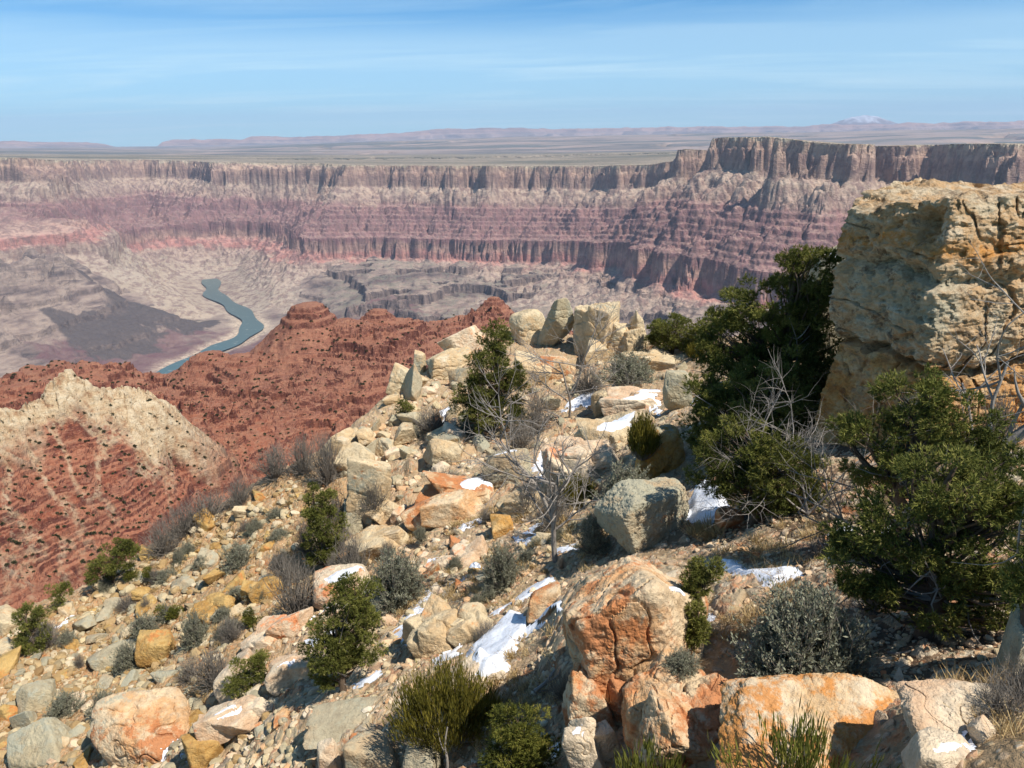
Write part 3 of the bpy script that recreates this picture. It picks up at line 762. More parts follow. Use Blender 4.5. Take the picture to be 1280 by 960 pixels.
def ground_detail(x, y, full=True):
    z0 = base_z(x, y)
    led = np.clip(zone(Z_LEDGE, x, y), 0, 1)
    z = z0 + fbm(x / 3.1, y / 3.1, 101, 4) * 0.34 + fbm(x / 0.7, y / 0.7, 105, 3) * 0.06
    z = z + (ledges(z, x, y, 0.75, 111) * 0.8 + ledges(z, x, y, 0.24, 117) * 0.6) * (0.15 + 0.85 * led)
    if not full: return z
    rr = np.hypot(x, y)
    wx, wy = x + fbm(x * 1.7, y * 1.7, 120, 2) * 0.12, y + fbm(x * 1.7, y * 1.7, 122, 2) * 0.12
    och = np.clip(zone(Z_OCHRE, x, y), 0, 1)
    stone = np.zeros(x.shape); sid = np.zeros(x.shape)
    for sc, dens, amp, seed in ((0.45, 0.16, 0.07, 211), (0.24, 0.36, 0.05, 221), (0.12, 0.5, 0.034, 231), (0.06, 0.55, 0.018, 241)):
        f1, f2, cid, ox, oy = worley(wx / sc, wy / sc, seed)
        on = cid < dens * (0.75 + 0.5 * och)
        rnd = (cid * 7919) % 1.0; rn2 = (cid * 104729) % 1.0
        dome = sm(0.02, 0.30, f2 - f1) * sm(0.80, 0.30, f1)
        hgt = dome * (0.35 + 0.65 * rnd) * amp + dome * ((rnd - .5) * ox + (rn2 - .5) * oy) * amp * 0.6
        hgt = np.where(on, np.maximum(hgt, 0), 0)
        new = hgt > 0.25 * amp
        sid = np.where(new, 0.1 + 0.9 * rn2, sid); stone = np.where(new, dome, stone * (1 - 0.0))
        z = z + hgt
    return z, stone, sid, led, och
def gz(x, y):
    x = np.atleast_1d(np.asarray(x, float)); y = np.atleast_1d(np.asarray(y, float))
    return ground_detail(x, y, False)
def ground_mesh():
    NC = 1300
    az = np.linspace(R(-43), R(43), NC)
    r = np.concatenate([np.exp(np.linspace(math.log(1.2), math.log(4.2), 50))[:-1], np.exp(np.linspace(math.log(4.2), math.log(36), 900)), np.exp(np.linspace(math.log(36.4), math.log(128), 70))])
    AA, RR = np.meshgrid(az, r, indexing='ij')
    X, Y = np.sin(AA) * RR, np.cos(AA) * RR
    Z, stone, sid, led, och = ground_detail(X, Y)
    litter_shade = np.clip(zone(Z_LITTER_SHADE, X, Y), 0, 1)
    return X, Y, Z, dict(stone=stone, sid=sid, led=led, och=och, litter_shade=litter_shade)
def ground_material():
    M = Mat('rocky_soil', 0.95)
    p = M.pos()
    n1 = M.noise(p, 0.9, 5, 0.6); n2 = M.noise(p, 6.0, 5, 0.7); n3 = M.noise(p, 26.0, 3, 0.7)
    soil = M.ramp(n1, [(0.3, lin(152, 126, 92)), (0.5, lin(182, 156, 120)), (0.7, lin(164, 132, 94))])
    soil = M.mix(M.attr('och'), soil, M.ramp(n1, [(0.3, lin(134, 98, 58)), (0.5, lin(160, 124, 78)), (0.7, lin(126, 86, 50))]))
    soil = M.mix(M.math('MULTIPLY', M.attr('litter_shade'), M.range(n1, 0.25, 0.6, 0.95, 0.75)), soil, M.mix(n2, lin(66, 50, 40), lin(104, 82, 66)))  # dark litter tone, also the painted shade in the hollow
    soil = M.mix(M.range(n2, 0.45, 0.7, 0.0, 0.5), soil, M.mix(0.5, soil, lin(96, 80, 62)))
    rock = M.ramp(M.attr('sid'), [(0.0, lin(176, 146, 118)), (0.2, lin(188, 160, 128)), (0.35, lin(152, 140, 112)), (0.5, lin(198, 174, 144)), (0.62, lin(190, 140, 104)), (0.75, lin(164, 146, 118)), (0.9, lin(206, 188, 160)), (1.0, lin(142, 122, 100))])
    rock = M.mix(M.math('MULTIPLY', M.attr('och'), 0.40), rock, lin(176, 130, 70))
    ledge = M.ramp(n1, [(0.3, lin(180, 148, 112)), (0.45, lin(198, 174, 138)), (0.6, lin(192, 160, 124)), (0.75, lin(208, 188, 152))])
    isr = M.range(M.attr('stone'), 0.25, 0.6)
    c = M.mix(M.math('MULTIPLY', M.attr('led'), M.range(n2, 0.36, 0.55, 0.9, 0.3)), soil, ledge)
    c = M.mix(isr, c, rock)
    lich = M.range(M.noise(p, 2.4, 6, 0.72), 0.56, 0.64)
    c = M.mix(M.math('MULTIPLY', lich, 0.55), c, lin(170, 98, 48))
    gl = M.range(M.noise(M.vadd(p, (5.0, 9.0, 3.0)), 3.4, 6, 0.72), 0.55, 0.64)
    c = M.mix(M.math('MULTIPLY', M.math('MULTIPLY', gl, isr), 0.6), c, lin(142, 138, 108))
    c = M.mix(M.range(n3, 0.35, 0.7, 0.22, 0.0), c, lin(70, 56, 44))
    b = M.bump(n3, 0.8, 0.02)
    b = M.bump(n2, 0.7, 0.06, b)
    return M.done(c, b)
X2, Y2, Z2, at_ = ground_mesh()
tag(grid_mesh('ground', X2, Y2, Z2, ground_material(), at_, smooth=False), kind='structure')
del X2, Y2, Z2, at_

# ================================================================== ROCKS
from mathutils.bvhtree import BVHTree
_ico = {}
def ico(k):
    if k not in _ico:
        bm = bmesh.new(); bmesh.ops.create_icosphere(bm, subdivisions=k, radius=1.0)
        bm.verts.ensure_lookup_table()
        _ico[k] = (np.array([v.co[:] for v in bm.verts]), np.array([[v.index for v in f.verts] for f in bm.faces]))
        bm.free()
    return _ico[k]
def rock_shape(seed, k=5, dims=(1, 1, 1), chips=10, rough=0.05, sharp=22, beds=0.0, cracks=0.0, taper=0.0, box=0.24):
    """a broken block: the inside of a set of fracture planes with worn edges, then weathered"""
    rs = np.random.RandomState(seed)
    U, F = ico(k)
    N = []; D = []
    for ax in range(3):
        for sg in (-1, 1):
            n = np.zeros(3); n[ax] = sg
            n += rs.normal(0, box, 3)
            if ax < 2 and taper: n[2] += taper
            N.append(n / np.linalg.norm(n)); D.append(rs.uniform(0.86, 1.0))
    for _ in range(chips):
        n = rs.normal(0, 1, 3); n[2] = n[2] * 0.8 + 0.15
        N.append(n / np.linalg.norm(n)); D.append(rs.uniform(0.86, 1.22))
    N = np.array(N); D = np.array(D)
    s = np.maximum(U @ N.T, 0) / D
    r = (s ** sharp).sum(1) ** (-1.0 / sharp)
    P = U * r[:, None]
    dims = np.array(dims, float)
    Q = P * dims                                   # metres, for texture of one scale
    L = dims.max()
    n1 = fbm3(Q / (0.55 * L) + seed, seed, 4, 0.55)
    n2 = fbm3(Q / (0.12 * L) + seed * 1.7, seed + 9, 3, 0.6)
    n3 = fbm3(Q / (0.035 * L) + seed * 2.3, seed + 15, 2, 0.6)
    d = rough * L * (n1 * 1.7 + n2 * 0.8 + n3 * 0.22 - np.maximum(n2, 0) * 0.5)
    if beds:
        zz = Q[:, 2] / beds + fbm3(Q / (0.5 * L), seed + 20, 2) * 0.6
        d = d - 0.045 * L * np.exp(-((zz - np.round(zz)) / 0.13) ** 2) * (hrand(np.round(zz), np.zeros(len(zz)) + seed, 7) > 0.3)
    if cracks:
        c = np.abs(fbm3(Q / (0.9 * L) + seed * 0.3, seed + 31, 2))
        d = d - cracks * L * np.exp(-(c / 0.022) ** 2)
    return Q + (Q / (np.linalg.norm(Q, axis=1)[:, None] + 1e-9)) * d[:, None], F

def rock_material(name, tones, orange=0.3, green=0.2, ochre=(166, 106, 56), grey=(148, 144, 124), dark=0.42, scale=1.0):
    M = Mat(name, 0.93)
    v = M.new('ShaderNodeVectorMath'); v.operation = 'ADD'
    cmb = M.new('ShaderNodeCombineXYZ')
    M.l.new(M.math('MULTIPLY', M.rnd(), 71.0), cmb.inputs[0]); M.l.new(M.math('MULTIPLY', M.rnd(), 37.0), cmb.inputs[1])
    M.l.new(M.pos(), v.inputs[0]); M.l.new(cmb.outputs[0], v.inputs[1])
    p = v.outputs[0]
    n1 = M.noise(p, 1.1 * scale, 6, 0.65); n2 = M.noise(p, 7.0 * scale, 6, 0.72); n3 = M.noise(p, 34.0 * scale, 4, 0.7)
    k = [0.30, 0.46, 0.58, 0.72]
    c = M.ramp(n1, [(a, lin(*t)) for a, t in zip(k, tones)])
    c = M.mix(M.range(n2, 0.42, 0.68, 0.0, 0.55), c, M.mix(0.6, c, lin(110, 92, 74)))
    tint = M.math('SUBTRACT', M.math('MULTIPLY', M.rnd(), 0.36), 0.18)
    def patch(off, sc, amount, lo, hi, c, mixin=0.85):
        t = 0.66 - 0.24 * amount
        big = M.noise(M.vadd(p, off), sc * 0.55, 3, 0.6)
        fine = M.noise(M.vadd(p, off), sc * 4.0, 6, 0.75)
        f = M.range(M.math('ADD', M.math('MULTIPLY', big, 0.62), M.math('MULTIPLY', fine, 0.38)), t - 0.02, t + 0.045)
        return M.mix(M.math('MULTIPLY', f, mixin), c, M.mix(fine, lin(*lo), lin(*hi)))
    if green:
        g2 = tuple(min(255, int(x * 1.22)) for x in grey)
        c = patch((13.0, 5.0, 8.0), 1.6 * scale, green, grey, g2, c)
    if orange:
        o2 = tuple(min(255, int(x * 1.22 + 10)) for x in ochre)
        c = patch((3.0, 25.0, 18.0), 1.5 * scale, orange, ochre, o2, c)
    # dark lichen specks and grime
    c = M.mix(M.range(n3, 0.60, 0.72, 0.0, dark), c, lin(70, 60, 50))
    c = M.mix(M.range(M.noise(M.vadd(p, (40.0, 2.0, 6.0)), 3.2 * scale, 7, 0.78), 0.60, 0.72, 0.0, dark), c, lin(104, 92, 78))
    b = M.bump(n3, 0.75, 0.018)
    b = M.bump(n2, 0.85, 0.055, b)
    b = M.bump(M.voro(p, 9.0 * scale, 'DISTANCE_TO_EDGE'), 0.25, 0.03, b)
    return M.done(c, b)
CREAM = [(188, 166, 130), (206, 186, 150), (196, 166, 124), (214, 198, 168)]
GREYISH = [(160, 148, 120), (180, 168, 138), (170, 154, 122), (196, 182, 152)]
OCHRES = [(182, 146, 84), (194, 160, 100), (168, 126, 66), (200, 172, 118)]
RM = dict(
    cream=rock_material('limestone', CREAM, 0.20, 0.30),
    grey=rock_material('weathered_limestone', GREYISH, 0.08, 0.55),
    ochre=rock_material('ochre_limestone', OCHRES, 0.35, 0.18),
    orange=rock_material('orange_lichen_limestone', [(204, 174, 134), (214, 190, 154), (202, 156, 108), (220, 200, 166)], 0.60, 0.20, ochre=(158, 96, 54)),
    green=rock_material('grey_green_lichen_limestone', [(158, 146, 120), (176, 164, 136), (186, 160, 124), (168, 158, 132)], 0.10, 0.62, grey=(146, 142, 122)),
    yellow=rock_material('yellow_lichen_limestone', [(200, 158, 96), (208, 172, 116), (190, 140, 70), (204, 178, 130)], 0.52, 0.40, ochre=(172, 116, 48)),
    shelf=rock_material('orange_crusted_limestone', [(210, 186, 150), (222, 202, 170), (206, 170, 124), (226, 210, 182)], 0.93, 0.10, ochre=(170, 108, 44), dark=0.3),
    pink=rock_material('pink_limestone', [(206, 182, 148), (218, 198, 168), (204, 168, 132), (224, 208, 180)], 0.38, 0.05, ochre=(188, 110, 62), dark=0.25),
)
ROCKS = []                                         # (bvh, centre, radius) of the large ones, for what lies on them
def reg(o, co, F):
    ROCKS.append((BVHTree.FromPolygons([tuple(v) for v in co], [tuple(int(i) for i in f) for f in F]), co.mean(0), np.linalg.norm(co - co.mean(0), axis=1).max()))
def hit3(px, py, rocks=True):
    """first thing met along the sight line: slope or large rock"""
    g = hit(px, py); best = g; L = np.linalg.norm(g); d = ray(px, py)
    if rocks:
        for bvh, c, rad in ROCKS:
            t = float(np.dot(c, d))
            if np.linalg.norm(c - d * t) > rad: continue
            h = bvh.ray_cast(Vector((0, 0, 0)), Vector(d), L + 3)
            if h[0] is not None and h[3] < L: L = h[3]; best = np.array(h[0])
    return best
def rotm(yaw, roll=0.0, tilt=0.0):
    return np.array(Matrix.Rotation(yaw, 3, 'Z') @ Matrix.Rotation(tilt, 3, 'X') @ Matrix.Rotation(roll, 3, 'Y'))
def boulder(name, label, x0, y0, x1, y1, mat, seed, k=6, depth=0.9, hz=None, yaw=0.0, roll=0.0, tilt=0.0, sink=0.26, cat='rock', group=None, dist=None, big=True, **kw):
    """a rock that fills the given box of the photograph, standing where its foot meets the slope"""
    parts = kw.pop('parts', 1)
    cx, cy = (x0 + x1) / 2, (y0 + y1) / 2
    b = hit(cx, y1 - (y1 - y0) * 0.12) if dist is None else at(cx, y1, dist)
    L = np.linalg.norm(b)
    w = (x1 - x0) * L / F_PX * 0.5
    dep = math.asin(-ray(cx, cy)[2])
    hm = (y1 - y0) * L / F_PX * 0.5
    dy = w * depth
    h = hz if hz is not None else max((hm - dy * math.sin(dep) * 0.75) / math.cos(dep), 0.42 * hm)
    co, F = rock_shape(seed, k, (w, dy, h * (1 + sink)), **kw)
    if parts > 1:                                   # bedrock split by joints into fitted blocks
        rs = np.random.RandomState(seed + 500)
        C, FF, nb = [], [], 0
        for q in range(parts):
            a = 2 * math.pi * (q + rs.uniform(-.3, .3)) / parts
            off = np.array([math.cos(a) * w * .50, math.sin(a) * dy * .50, rs.uniform(-.22, .12) * h])
            c2, f2 = rock_shape(seed + 31 * q, max(k - 1, 5), (w * rs.uniform(.46, .66), dy * rs.uniform(.46, .66), h * rs.uniform(.75, 1.05) * (1 + sink)), **kw)
            C.append(c2 @ rotm(rs.uniform(-.5, .5), rs.uniform(-.12, .12)).T + off); FF.append(f2 + nb); nb += len(c2)
        co, F = np.concatenate(C), np.concatenate(FF)
    co = co @ rotm(yaw, roll, tilt).T
    c = ray(cx, cy) * (L + dy * 0.55)
    # settle the size and place so that it fills its box, its foot below the ground
    az = math.atan2(c[0], c[1]); rt = np.array([math.cos(az), -math.sin(az), 0])
    ty1 = y1 + sink * (y1 - y0) * 0.6
    fwv = np.array([math.sin(az), math.cos(az), 0])
    for _ in range(9):
        Pw = co + c
        zc = Pw @ f_
        X_, Y_ = CX + F_PX * (Pw @ r_) / zc, CY - F_PX * (Pw @ u_) / zc
        gx = (x1 - x0) / (X_.max() - X_.min()); gy = np.clip((ty1 - y0) / (Y_.max() - Y_.min()), .7, 1.4)
        gy = np.clip(gy, .8, 1.25)
        co = np.outer(co @ rt, rt) * gx + np.outer(co @ fwv, fwv) * (gx * .3 + gy * .7) + co * np.array([0, 0, 1]) * gy
        sc_ = np.linalg.norm(c) / F_PX
        c = c + rt * (cx - (X_.max() + X_.min()) / 2) * sc_ - u_ * ((y0 + ty1) / 2 - (Y_.max() + Y_.min()) / 2) * sc_
    o = raw_mesh(name, co, F, RM[mat], smooth=False)
    o.location = c
    tag(o, label, cat, group)
    if big: reg(o, co + c, F)
    return o

# ---- the tall square-cut boulder on the right: an overhanging cap block over a pitted lower block
def tall_boulder():
    A = [at(1168, 400, 12.1), at(1104, 400, 12.75), at(1042, 400, 13.5), at(1062, 400, 15.2), at(1130, 400, 16.6), at(1300, 400, 16.8), at(1400, 400, 15.2), at(1400, 400, 13.7), at(1290, 400, 13.0)]
    A = np.array(A)[:, :2]; cen = np.array(at(1225, 400, 14.4))[:2]
    z_top = at(1180, 254, 12.6)[2]; z_bot = at(1168, 600, 12.1)[2] - 0.5
    z_mid = at(1168, 468, 12.1)[2]
    NT, NZ = 900, 430
    th = np.linspace(0, 2 * math.pi, NT, endpoint=False)
    # radius of the plan outline, found by ray against its edges
    rad = np.full(NT, 9.0)
    for a, b in zip(A, np.roll(A, -1, 0)):
        e = b - a; q = a - cen
        dx, dy = np.cos(th), np.sin(th)
        den = dx * e[1] - dy * e[0]
        t = (q[0] * e[1] - q[1] * e[0]) / np.where(np.abs(den) < 1e-9, 1e-9, den)
        u = (q[0] * dy - q[1] * dx) / np.where(np.abs(den) < 1e-9, 1e-9, den)
        ok = (t > 0) & (u >= -1e-6) & (u <= 1 + 1e-6)
        rad = np.where(ok, np.minimum(rad, t), rad)
    ker = np.hanning(7)[1:-1]; ker /= ker.sum()
    rad = np.convolve(np.concatenate([rad[-2:], rad, rad[:2]]), ker, mode='valid')
    z = np.concatenate([np.linspace(z_bot, z_top, NZ - 70), np.full(70, z_top)])
    shrink = np.concatenate([np.ones(NZ - 70), np.linspace(1, 0.002, 70)])
    T, Zg = np.meshgrid(th, z, indexing='ij'); S = np.meshgrid(th, shrink, indexing='ij')[1]
    Rg = rad[:, None] * S
    lev = Zg + 0.10 * np.sin(T * 5) + fbm(T * 4, Zg * 0 + 2, 3, 3) * 0.16
    prof = np.interp(lev, [z_bot, z_mid - 0.9, z_mid - 0.30, z_mid - 0.06, z_mid + 0.03, z_mid + 0.14, z_mid + 0.5, z_mid + 1.2, z_mid + 1.32, z_mid + 1.5, z_top - 0.30, z_top - 0.08, z_top + 0.2],
                     [0.10, 0.08, 0.0, -0.10, -0.40, -0.06, 0.08, 0.02, -0.14, 0.06, 0.0, -0.05, -0.15])
    Rg = Rg + prof * S
    P = np.stack([cen[0] + np.cos(T) * Rg, cen[1] + np.sin(T) * Rg, Zg], -1)
    # the top is a rough ridge, lower at its left end
    topw = sm(z_top - 1.1, z_top, Zg)
    P[..., 2] += topw * (fbm(P[..., 0] / 0.9, P[..., 1] / 0.9, 7, 4) * 0.20 - 0.26 * sm(at(1150, 300, 13)[0], at(1042, 300, 13.3)[0], P[..., 0]) + 0.05)
    n = np.stack([np.cos(T) * (1 - 0.8 * (S < 0.98)), np.sin(T) * (1 - 0.8 * (S < 0.98)), 0.9 * (S < 0.98)], -1)
    up = sm(z_mid - 0.1, z_mid + 0.25, Zg)
    Ps = P * np.array([1, 1, 1.5])
    d = fbm3(P / 1.15, 51, 4, 0.6) * 0.13 + fbm3(Ps / 0.42, 52, 4, 0.62) * (0.075 + 0.05 * up)
    pit = fbm3(Ps / 0.17, 53, 3, 0.6)
    d = d - np.maximum(pit - 0.10, 0) * (0.08 + 0.08 * up) + np.abs(fbm3(P * np.array([1, 1, 1.5]) / 0.30, 54, 3)) * -0.13
    d = d + fbm3(P / 0.055, 56, 2) * 0.020
    jv = np.abs(fbm3(P * np.array([1, 1, .28]) / 0.8 + 3.1, 57, 3)); jh = np.abs(fbm3(P * np.array([.35, .35, 1.6]) / 0.9 + 8.2, 58, 3))
    d = d - 0.085 * np.exp(-(jv / 0.020) ** 2) * sm(-.05, .2, fbm3(P / 1.3, 61, 2)) - 0.07 * np.exp(-(jh / 0.03) ** 2) * sm(-.1, .2, fbm3(P / 1.1, 62, 2))
    # the deep hollow under the brow of the cap
    hc = at(1158, 282, 12.4)
    hd = np.sqrt(((P - hc) ** 2 * np.array([1.0, 1.0, 1.1])).sum(-1))
    d = d - 0.42 * np.exp(-(hd / 0.22) ** 2)
    P = P + n * (d * np.clip(S * 1.4, 0, 1))[..., None]
    co = P.reshape(-1, 3)
    i = np.arange(NT * NZ).reshape(NT, NZ)
    j = np.roll(i, -1, 0)
    q = np.stack([i[:, :-1], j[:, :-1], j[:, 1:], i[:, 1:]], -1).reshape(-1, 4)
    M = Mat('pitted_limestone', 0.95)
    p = M.pos()
    n1 = M.noise(M.vscale(p, (1, 1, 1.5)), 1.3, 7, 0.68); n2 = M.noise(p, 8.0, 6, 0.75); n3 = M.noise(p, 36.0, 4, 0.72)
    up_ = M.attr('up')
    c = M.ramp(n1, [(0.28, lin(156, 128, 94)), (0.42, lin(204, 184, 152)), (0.54, lin(190, 152, 108)), (0.70, lin(222, 208, 180))])
    oc = M.ramp(M.noise(M.vscale(p, (1, 1, 2.2)), 2.4, 7, 0.7), [(0.32, lin(158, 98, 46)), (0.46, lin(200, 140, 74)), (0.56, lin(212, 164, 102)), (0.7, lin(220, 190, 148))])
    low_ = M.math('SUBTRACT', 1.0, up_)
    c = M.mix(M.math('MULTIPLY', low_, M.range(n1, 0.36, 0.56, 0.55, 0.95)), c, oc)
    c = M.mix(M.math('MULTIPLY', M.attr('band'), M.range(n2, 0.35, 0.6, 0.2, 0.9)), c, lin(196, 132, 58))
    gl = M.math('MULTIPLY', M.attr('edge'), M.range(M.noise(p, 3.0, 5, 0.7), 0.36, 0.55))
    c = M.mix(M.math('MULTIPLY', gl, 0.5), c, M.mix(n3, lin(128, 130, 108), lin(172, 172, 150)))
    c = M.mix(M.range(n2, 0.55, 0.72, 0.0, 0.6), c, lin(112, 88, 62))
    c = M.mix(M.range(M.noise(M.vadd(p, (4.0, 7.0, 1.0)), 2.6, 7, 0.78), 0.52, 0.64, 0.0, 0.75), c, lin(92, 72, 54))
    b = M.bump(n3, 0.9, 0.025); b = M.bump(n2, 0.9, 0.07, b)
    upa = up.reshape(-1)
    band = np.exp(-((lev - (z_top - 0.55 )) / 0.16) ** 2).reshape(-1)
    ea = at(1150, 380, 12.3); eb = at(1165, 330, 12.2)
    edge = (np.exp(-(((P[..., 0] - ea[0]) / 0.36) ** 2 + ((P[..., 2] - ea[2]) / 0.62) ** 2)) * 1.3).reshape(-1)
    o = raw_mesh('boulder', co, q, M.done(c, b), dict(up=upa, band=band, edge=edge), smooth=False)
    tag(o, 'tall square-cut pitted cream and ochre boulder towering at the right behind the pinyons', 'boulder')
    reg(o, co[::1], q[::1])
    return o
tall_boulder()
GRP = None
B = boulder
# ---- crags along the crest
B('crag', 'blunt pale crag left of the pointed wedge on the crest, dark joint below it', 636, 386, 682, 432, 'cream', 11, yaw=.3, beds=.7, hz=None)
B('crag', 'pointed grey wedge of rock standing highest on the crest above the conifer', 664, 372, 720, 452, 'grey', 12, taper=.34, depth=.75, yaw=.25, roll=-.14, chips=4, beds=.55, sink=.05)
B('boulder', 'orange stained rock tucked under the pointed wedge', 674, 444, 714, 474, 'orange', 13)
B('boulder', 'pale split boulder at the left foot of the pointed wedge', 642, 438, 690, 484, 'cream', 14, beds=.5)
B('crag', 'broad flat-topped cream crag right of the pointed wedge, dark cleft on its left', 716, 376, 776, 456, 'cream', 15, k=7, yaw=-.2, box=.14, chips=6, cracks=.05, beds=.8, sharp=30, parts=4)
B('crag', 'lower cream crag stepping down right of the flat-topped crag', 756, 388, 812, 452, 'cream', 16, k=7, parts=4, yaw=.15, box=.16, cracks=.05, beds=.7)
B('rock_ledge', 'low tan ledge running right from the crest crags to the round pinyon', 776, 434, 858, 464, 'cream', 17, k=7, depth=.6, beds=.4, parts=5)
B('boulder', 'small dark-sided block in front of the cream crag step', 728, 424, 762, 458, 'cream', 171)
B('boulder', 'smooth round-topped pale boulder on the snowy ledges', 757, 470, 803, 497, 'pink', 18, chips=3, sharp=9, rough=.025)
B('boulder', 'flat pale boulder just below the round-topped one', 738, 488, 776, 518, 'cream', 19)
B('boulder', 'long overhanging pale boulder at the left end of the crest', 482, 453, 536, 496, 'cream', 20, roll=.16, beds=.6, depth=.8)
B('boulder', 'small upright block behind the overhanging pale boulder', 516, 437, 533, 468, 'cream', 21)
B('rock_slab', 'long tilted slab with a thin snow line left of the conifer', 532, 432, 592, 470, 'cream', 22, roll=-.16, hz=.5, beds=.4)
B('rock_slab', 'smooth cream slab rising to the crest behind the conifer', 546, 406, 610, 446, 'pink', 23, roll=-.34, hz=.5, chips=3)
B('rock_slab', 'tall upright slab with a stained face at the left edge of the outcrop', 432, 570, 490, 656, 'cream', 24, depth=.5, roll=.10, chips=3, box=.1, beds=.9, sharp=34)
B('boulder', 'wide pale block resting on top of the tall upright slab', 416, 552, 470, 596, 'cream', 25, roll=-.25)
B('boulder', 'squared pale block in the middle of the outcrop left of the dead twigs', 528, 548, 580, 584, 'cream', 26)
B('rock_slab', 'large orange-flecked slab tilting left across the middle slope', 500, 588, 620, 658, 'orange', 27, roll=-.30, hz=.55, depth=.9, chips=4, beds=.35, k=7, parts=5)
B('rock_slab', 'lichen-green slab with a line of snow on its upper edge', 602, 560, 664, 604, 'green', 28, roll=-.3, hz=.45, beds=.4)
B('rock_slab', 'broad pink-white bedrock slab left of the yellow lichen rock', 676, 544, 782, 622, 'pink', 29, roll=-.22, hz=.7, beds=.35, k=7, parts=5)
B('rock_ledge', 'upper snow-edged bedrock step below the round-topped boulder', 748, 482, 832, 524, 'pink', 30, roll=-.30, hz=.40, beds=.3, k=7, parts=5)
B('rock_ledge', 'lower snow-edged bedrock step above the dead tree', 716, 514, 822, 562, 'cream', 31, roll=-.30, hz=.45, beds=.3, k=7, parts=5)
B('boulder', 'yellow lichen boulder beside the dark foot of the big pinyon', 792, 530, 860, 598, 'yellow', 32, beds=.5)
B('boulder', 'dark rough rock between the snowy ledges and the big pinyon', 828, 462, 866, 512, 'grey', 33)
B('boulder', 'big flat-topped grey-green lichen boulder in the middle of the slope', 742, 596, 862, 700, 'green', 34, k=7, yaw=.35, roll=-.06, chips=6, box=.12, rough=.075, sharp=20, depth=.8, sink=.04)
B('boulder', 'small bright orange rock among grey twigs left of the lichen boulder', 612, 642, 642, 672, 'yellow', 35)
B('boulder', 'small orange rock in the grass above the long snow streak', 584, 704, 604, 724, 'yellow', 36)
B('boulder', 'small rust rock beside the thin snow streak near the slope centre', 572, 726, 594, 744, 'orange', 361)
B('boulder', 'red-brown rock wedged in snow under the big pinyon', 893, 632, 930, 660, 'orange', 362)
B('boulder', 'orange-speckled rock at the head of the large snow tongue', 658, 726, 704, 772, 'orange', 37)
B('boulder', 'pale boulder with streaks of snow over its top', 390, 704, 464, 756, 'pink', 38, roll=-.15, sharp=12)
B('boulder', 'tan boulder with a dark hollow left face above the broom bush', 502, 742, 592, 824, 'cream', 39, roll=-.3, beds=.5, k=7, parts=5)
# ---- the big orange outcrop in the middle foreground, broken into fitted blocks
B('outcrop', 'big orange lichen outcrop beside the dark shaded hollow', 702, 694, 886, 905, 'orange', 40, k=7, hz=.62, depth=1.1, roll=-.10, tilt=.12, yaw=.3, chips=9, cracks=.07, rough=.065, sink=.35)
B('outcrop', 'cracked cream and orange block under the big orange outcrop', 702, 792, 815, 940, 'orange', 41, k=7, yaw=-.2, cracks=.06, beds=.5, rough=.055, sink=.3, depth=1.1, parts=3)
B('outcrop', 'split pink foreground block with rust patches left of the orange shelf', 776, 806, 932, 968, 'orange', 42, k=7, cracks=.07, beds=.42, yaw=.2, rough=.055, tilt=.15, sink=.3, depth=1.1, parts=5)
B('outcrop', 'snow-capped pale block at the bottom beside the shaded hollow', 702, 896, 778, 985, 'pink', 43, k=7, cracks=.06, roll=-.2, parts=3)
B('rock_shelf', 'broad cream rock shelf in the foreground crusted with bright orange lichen', 894, 840, 1180, 1010, 'shelf', 44, k=7, hz=.20, depth=.9, roll=-.06, tilt=.40, chips=14, sharp=18, cracks=.05, rough=.075, beds=.3)
B('rock_shelf', 'smooth bare cream rock at the right end of the orange shelf', 1120, 848, 1290, 940, 'pink', 45, k=7, hz=.12, depth=.8, tilt=.30, chips=14, rough=.08, sink=.4, sharp=14, cracks=.05)
B('boulder', 'rough grey boulder cut by the right edge of the view under the dark pinyon', 1240, 752, 1330, 846, 'grey', 46, beds=.4)
B('rock_slab', 'snow-topped pale rock in the bottom right corner', 1126, 908, 1226, 985, 'pink', 47, hz=.2)
B('boulder', 'small pink rock beside the snow in the bottom right corner', 1208, 893, 1246, 929, 'pink', 48)
B('boulder', 'small pale rock under the twigs right of the pinyon trunk', 1190, 640, 1222, 668, 'cream', 481)
# ---- lichen boulders along the bottom
B('boulder', 'wide grey-green lichen boulder left of the broom bush', 378, 870, 500, 928, 'green', 49, k=7, hz=.16, roll=-.25, tilt=.25, sharp=7, rough=.07)
B('boulder', 'round grey-green lichen boulder at the bottom left of the broom bush', 428, 912, 500, 985, 'green', 50, sharp=12)
B('boulder', 'round grey-green lichen boulder under the broom bush beside the stump', 498, 924, 554, 985, 'green', 51, sharp=11)
B('boulder', 'small pink boulder at the bottom between lichen boulders', 396, 922, 432, 972, 'pink', 52)
B('boulder', 'big round orange lichen boulder split by cracks at the lower left', 112, 858, 246, 968, 'orange', 53, k=7, cracks=.07, sharp=7, chips=6, roll=-.1, depth=.8, rough=.06)
B('boulder', 'grey boulder in the bottom left corner', 8, 896, 98, 966, 'grey', 54, k=6, roll=-.15)
B('boulder', 'tan rock below the orange lichen boulder', 226, 916, 280, 960, 'ochre', 55)
B('boulder', 'pale domed rock above the small green bush at the lower left', 266, 810, 330, 874, 'pink', 56, sharp=10, roll=-.3)
B('rock_slab', 'grey broken slab in the lower left slope', 20, 848, 72, 892, 'grey', 57)
B('boulder', 'pale rock at the far left end of the slope edge', -20, 755, 36, 796, 'cream', 58)
B('boulder', 'cream rock just below the far left end of the slope edge', -20, 796, 30, 832, 'cream', 59)
B('rock_slab', 'cracked ochre slabs in the middle of the rubble slope', 168, 786, 224, 830, 'ochre', 60, roll=-.1)
B('boulder', 'grey-green rock high on the ochre rubble slope', 244, 684, 278, 716, 'green', 61)
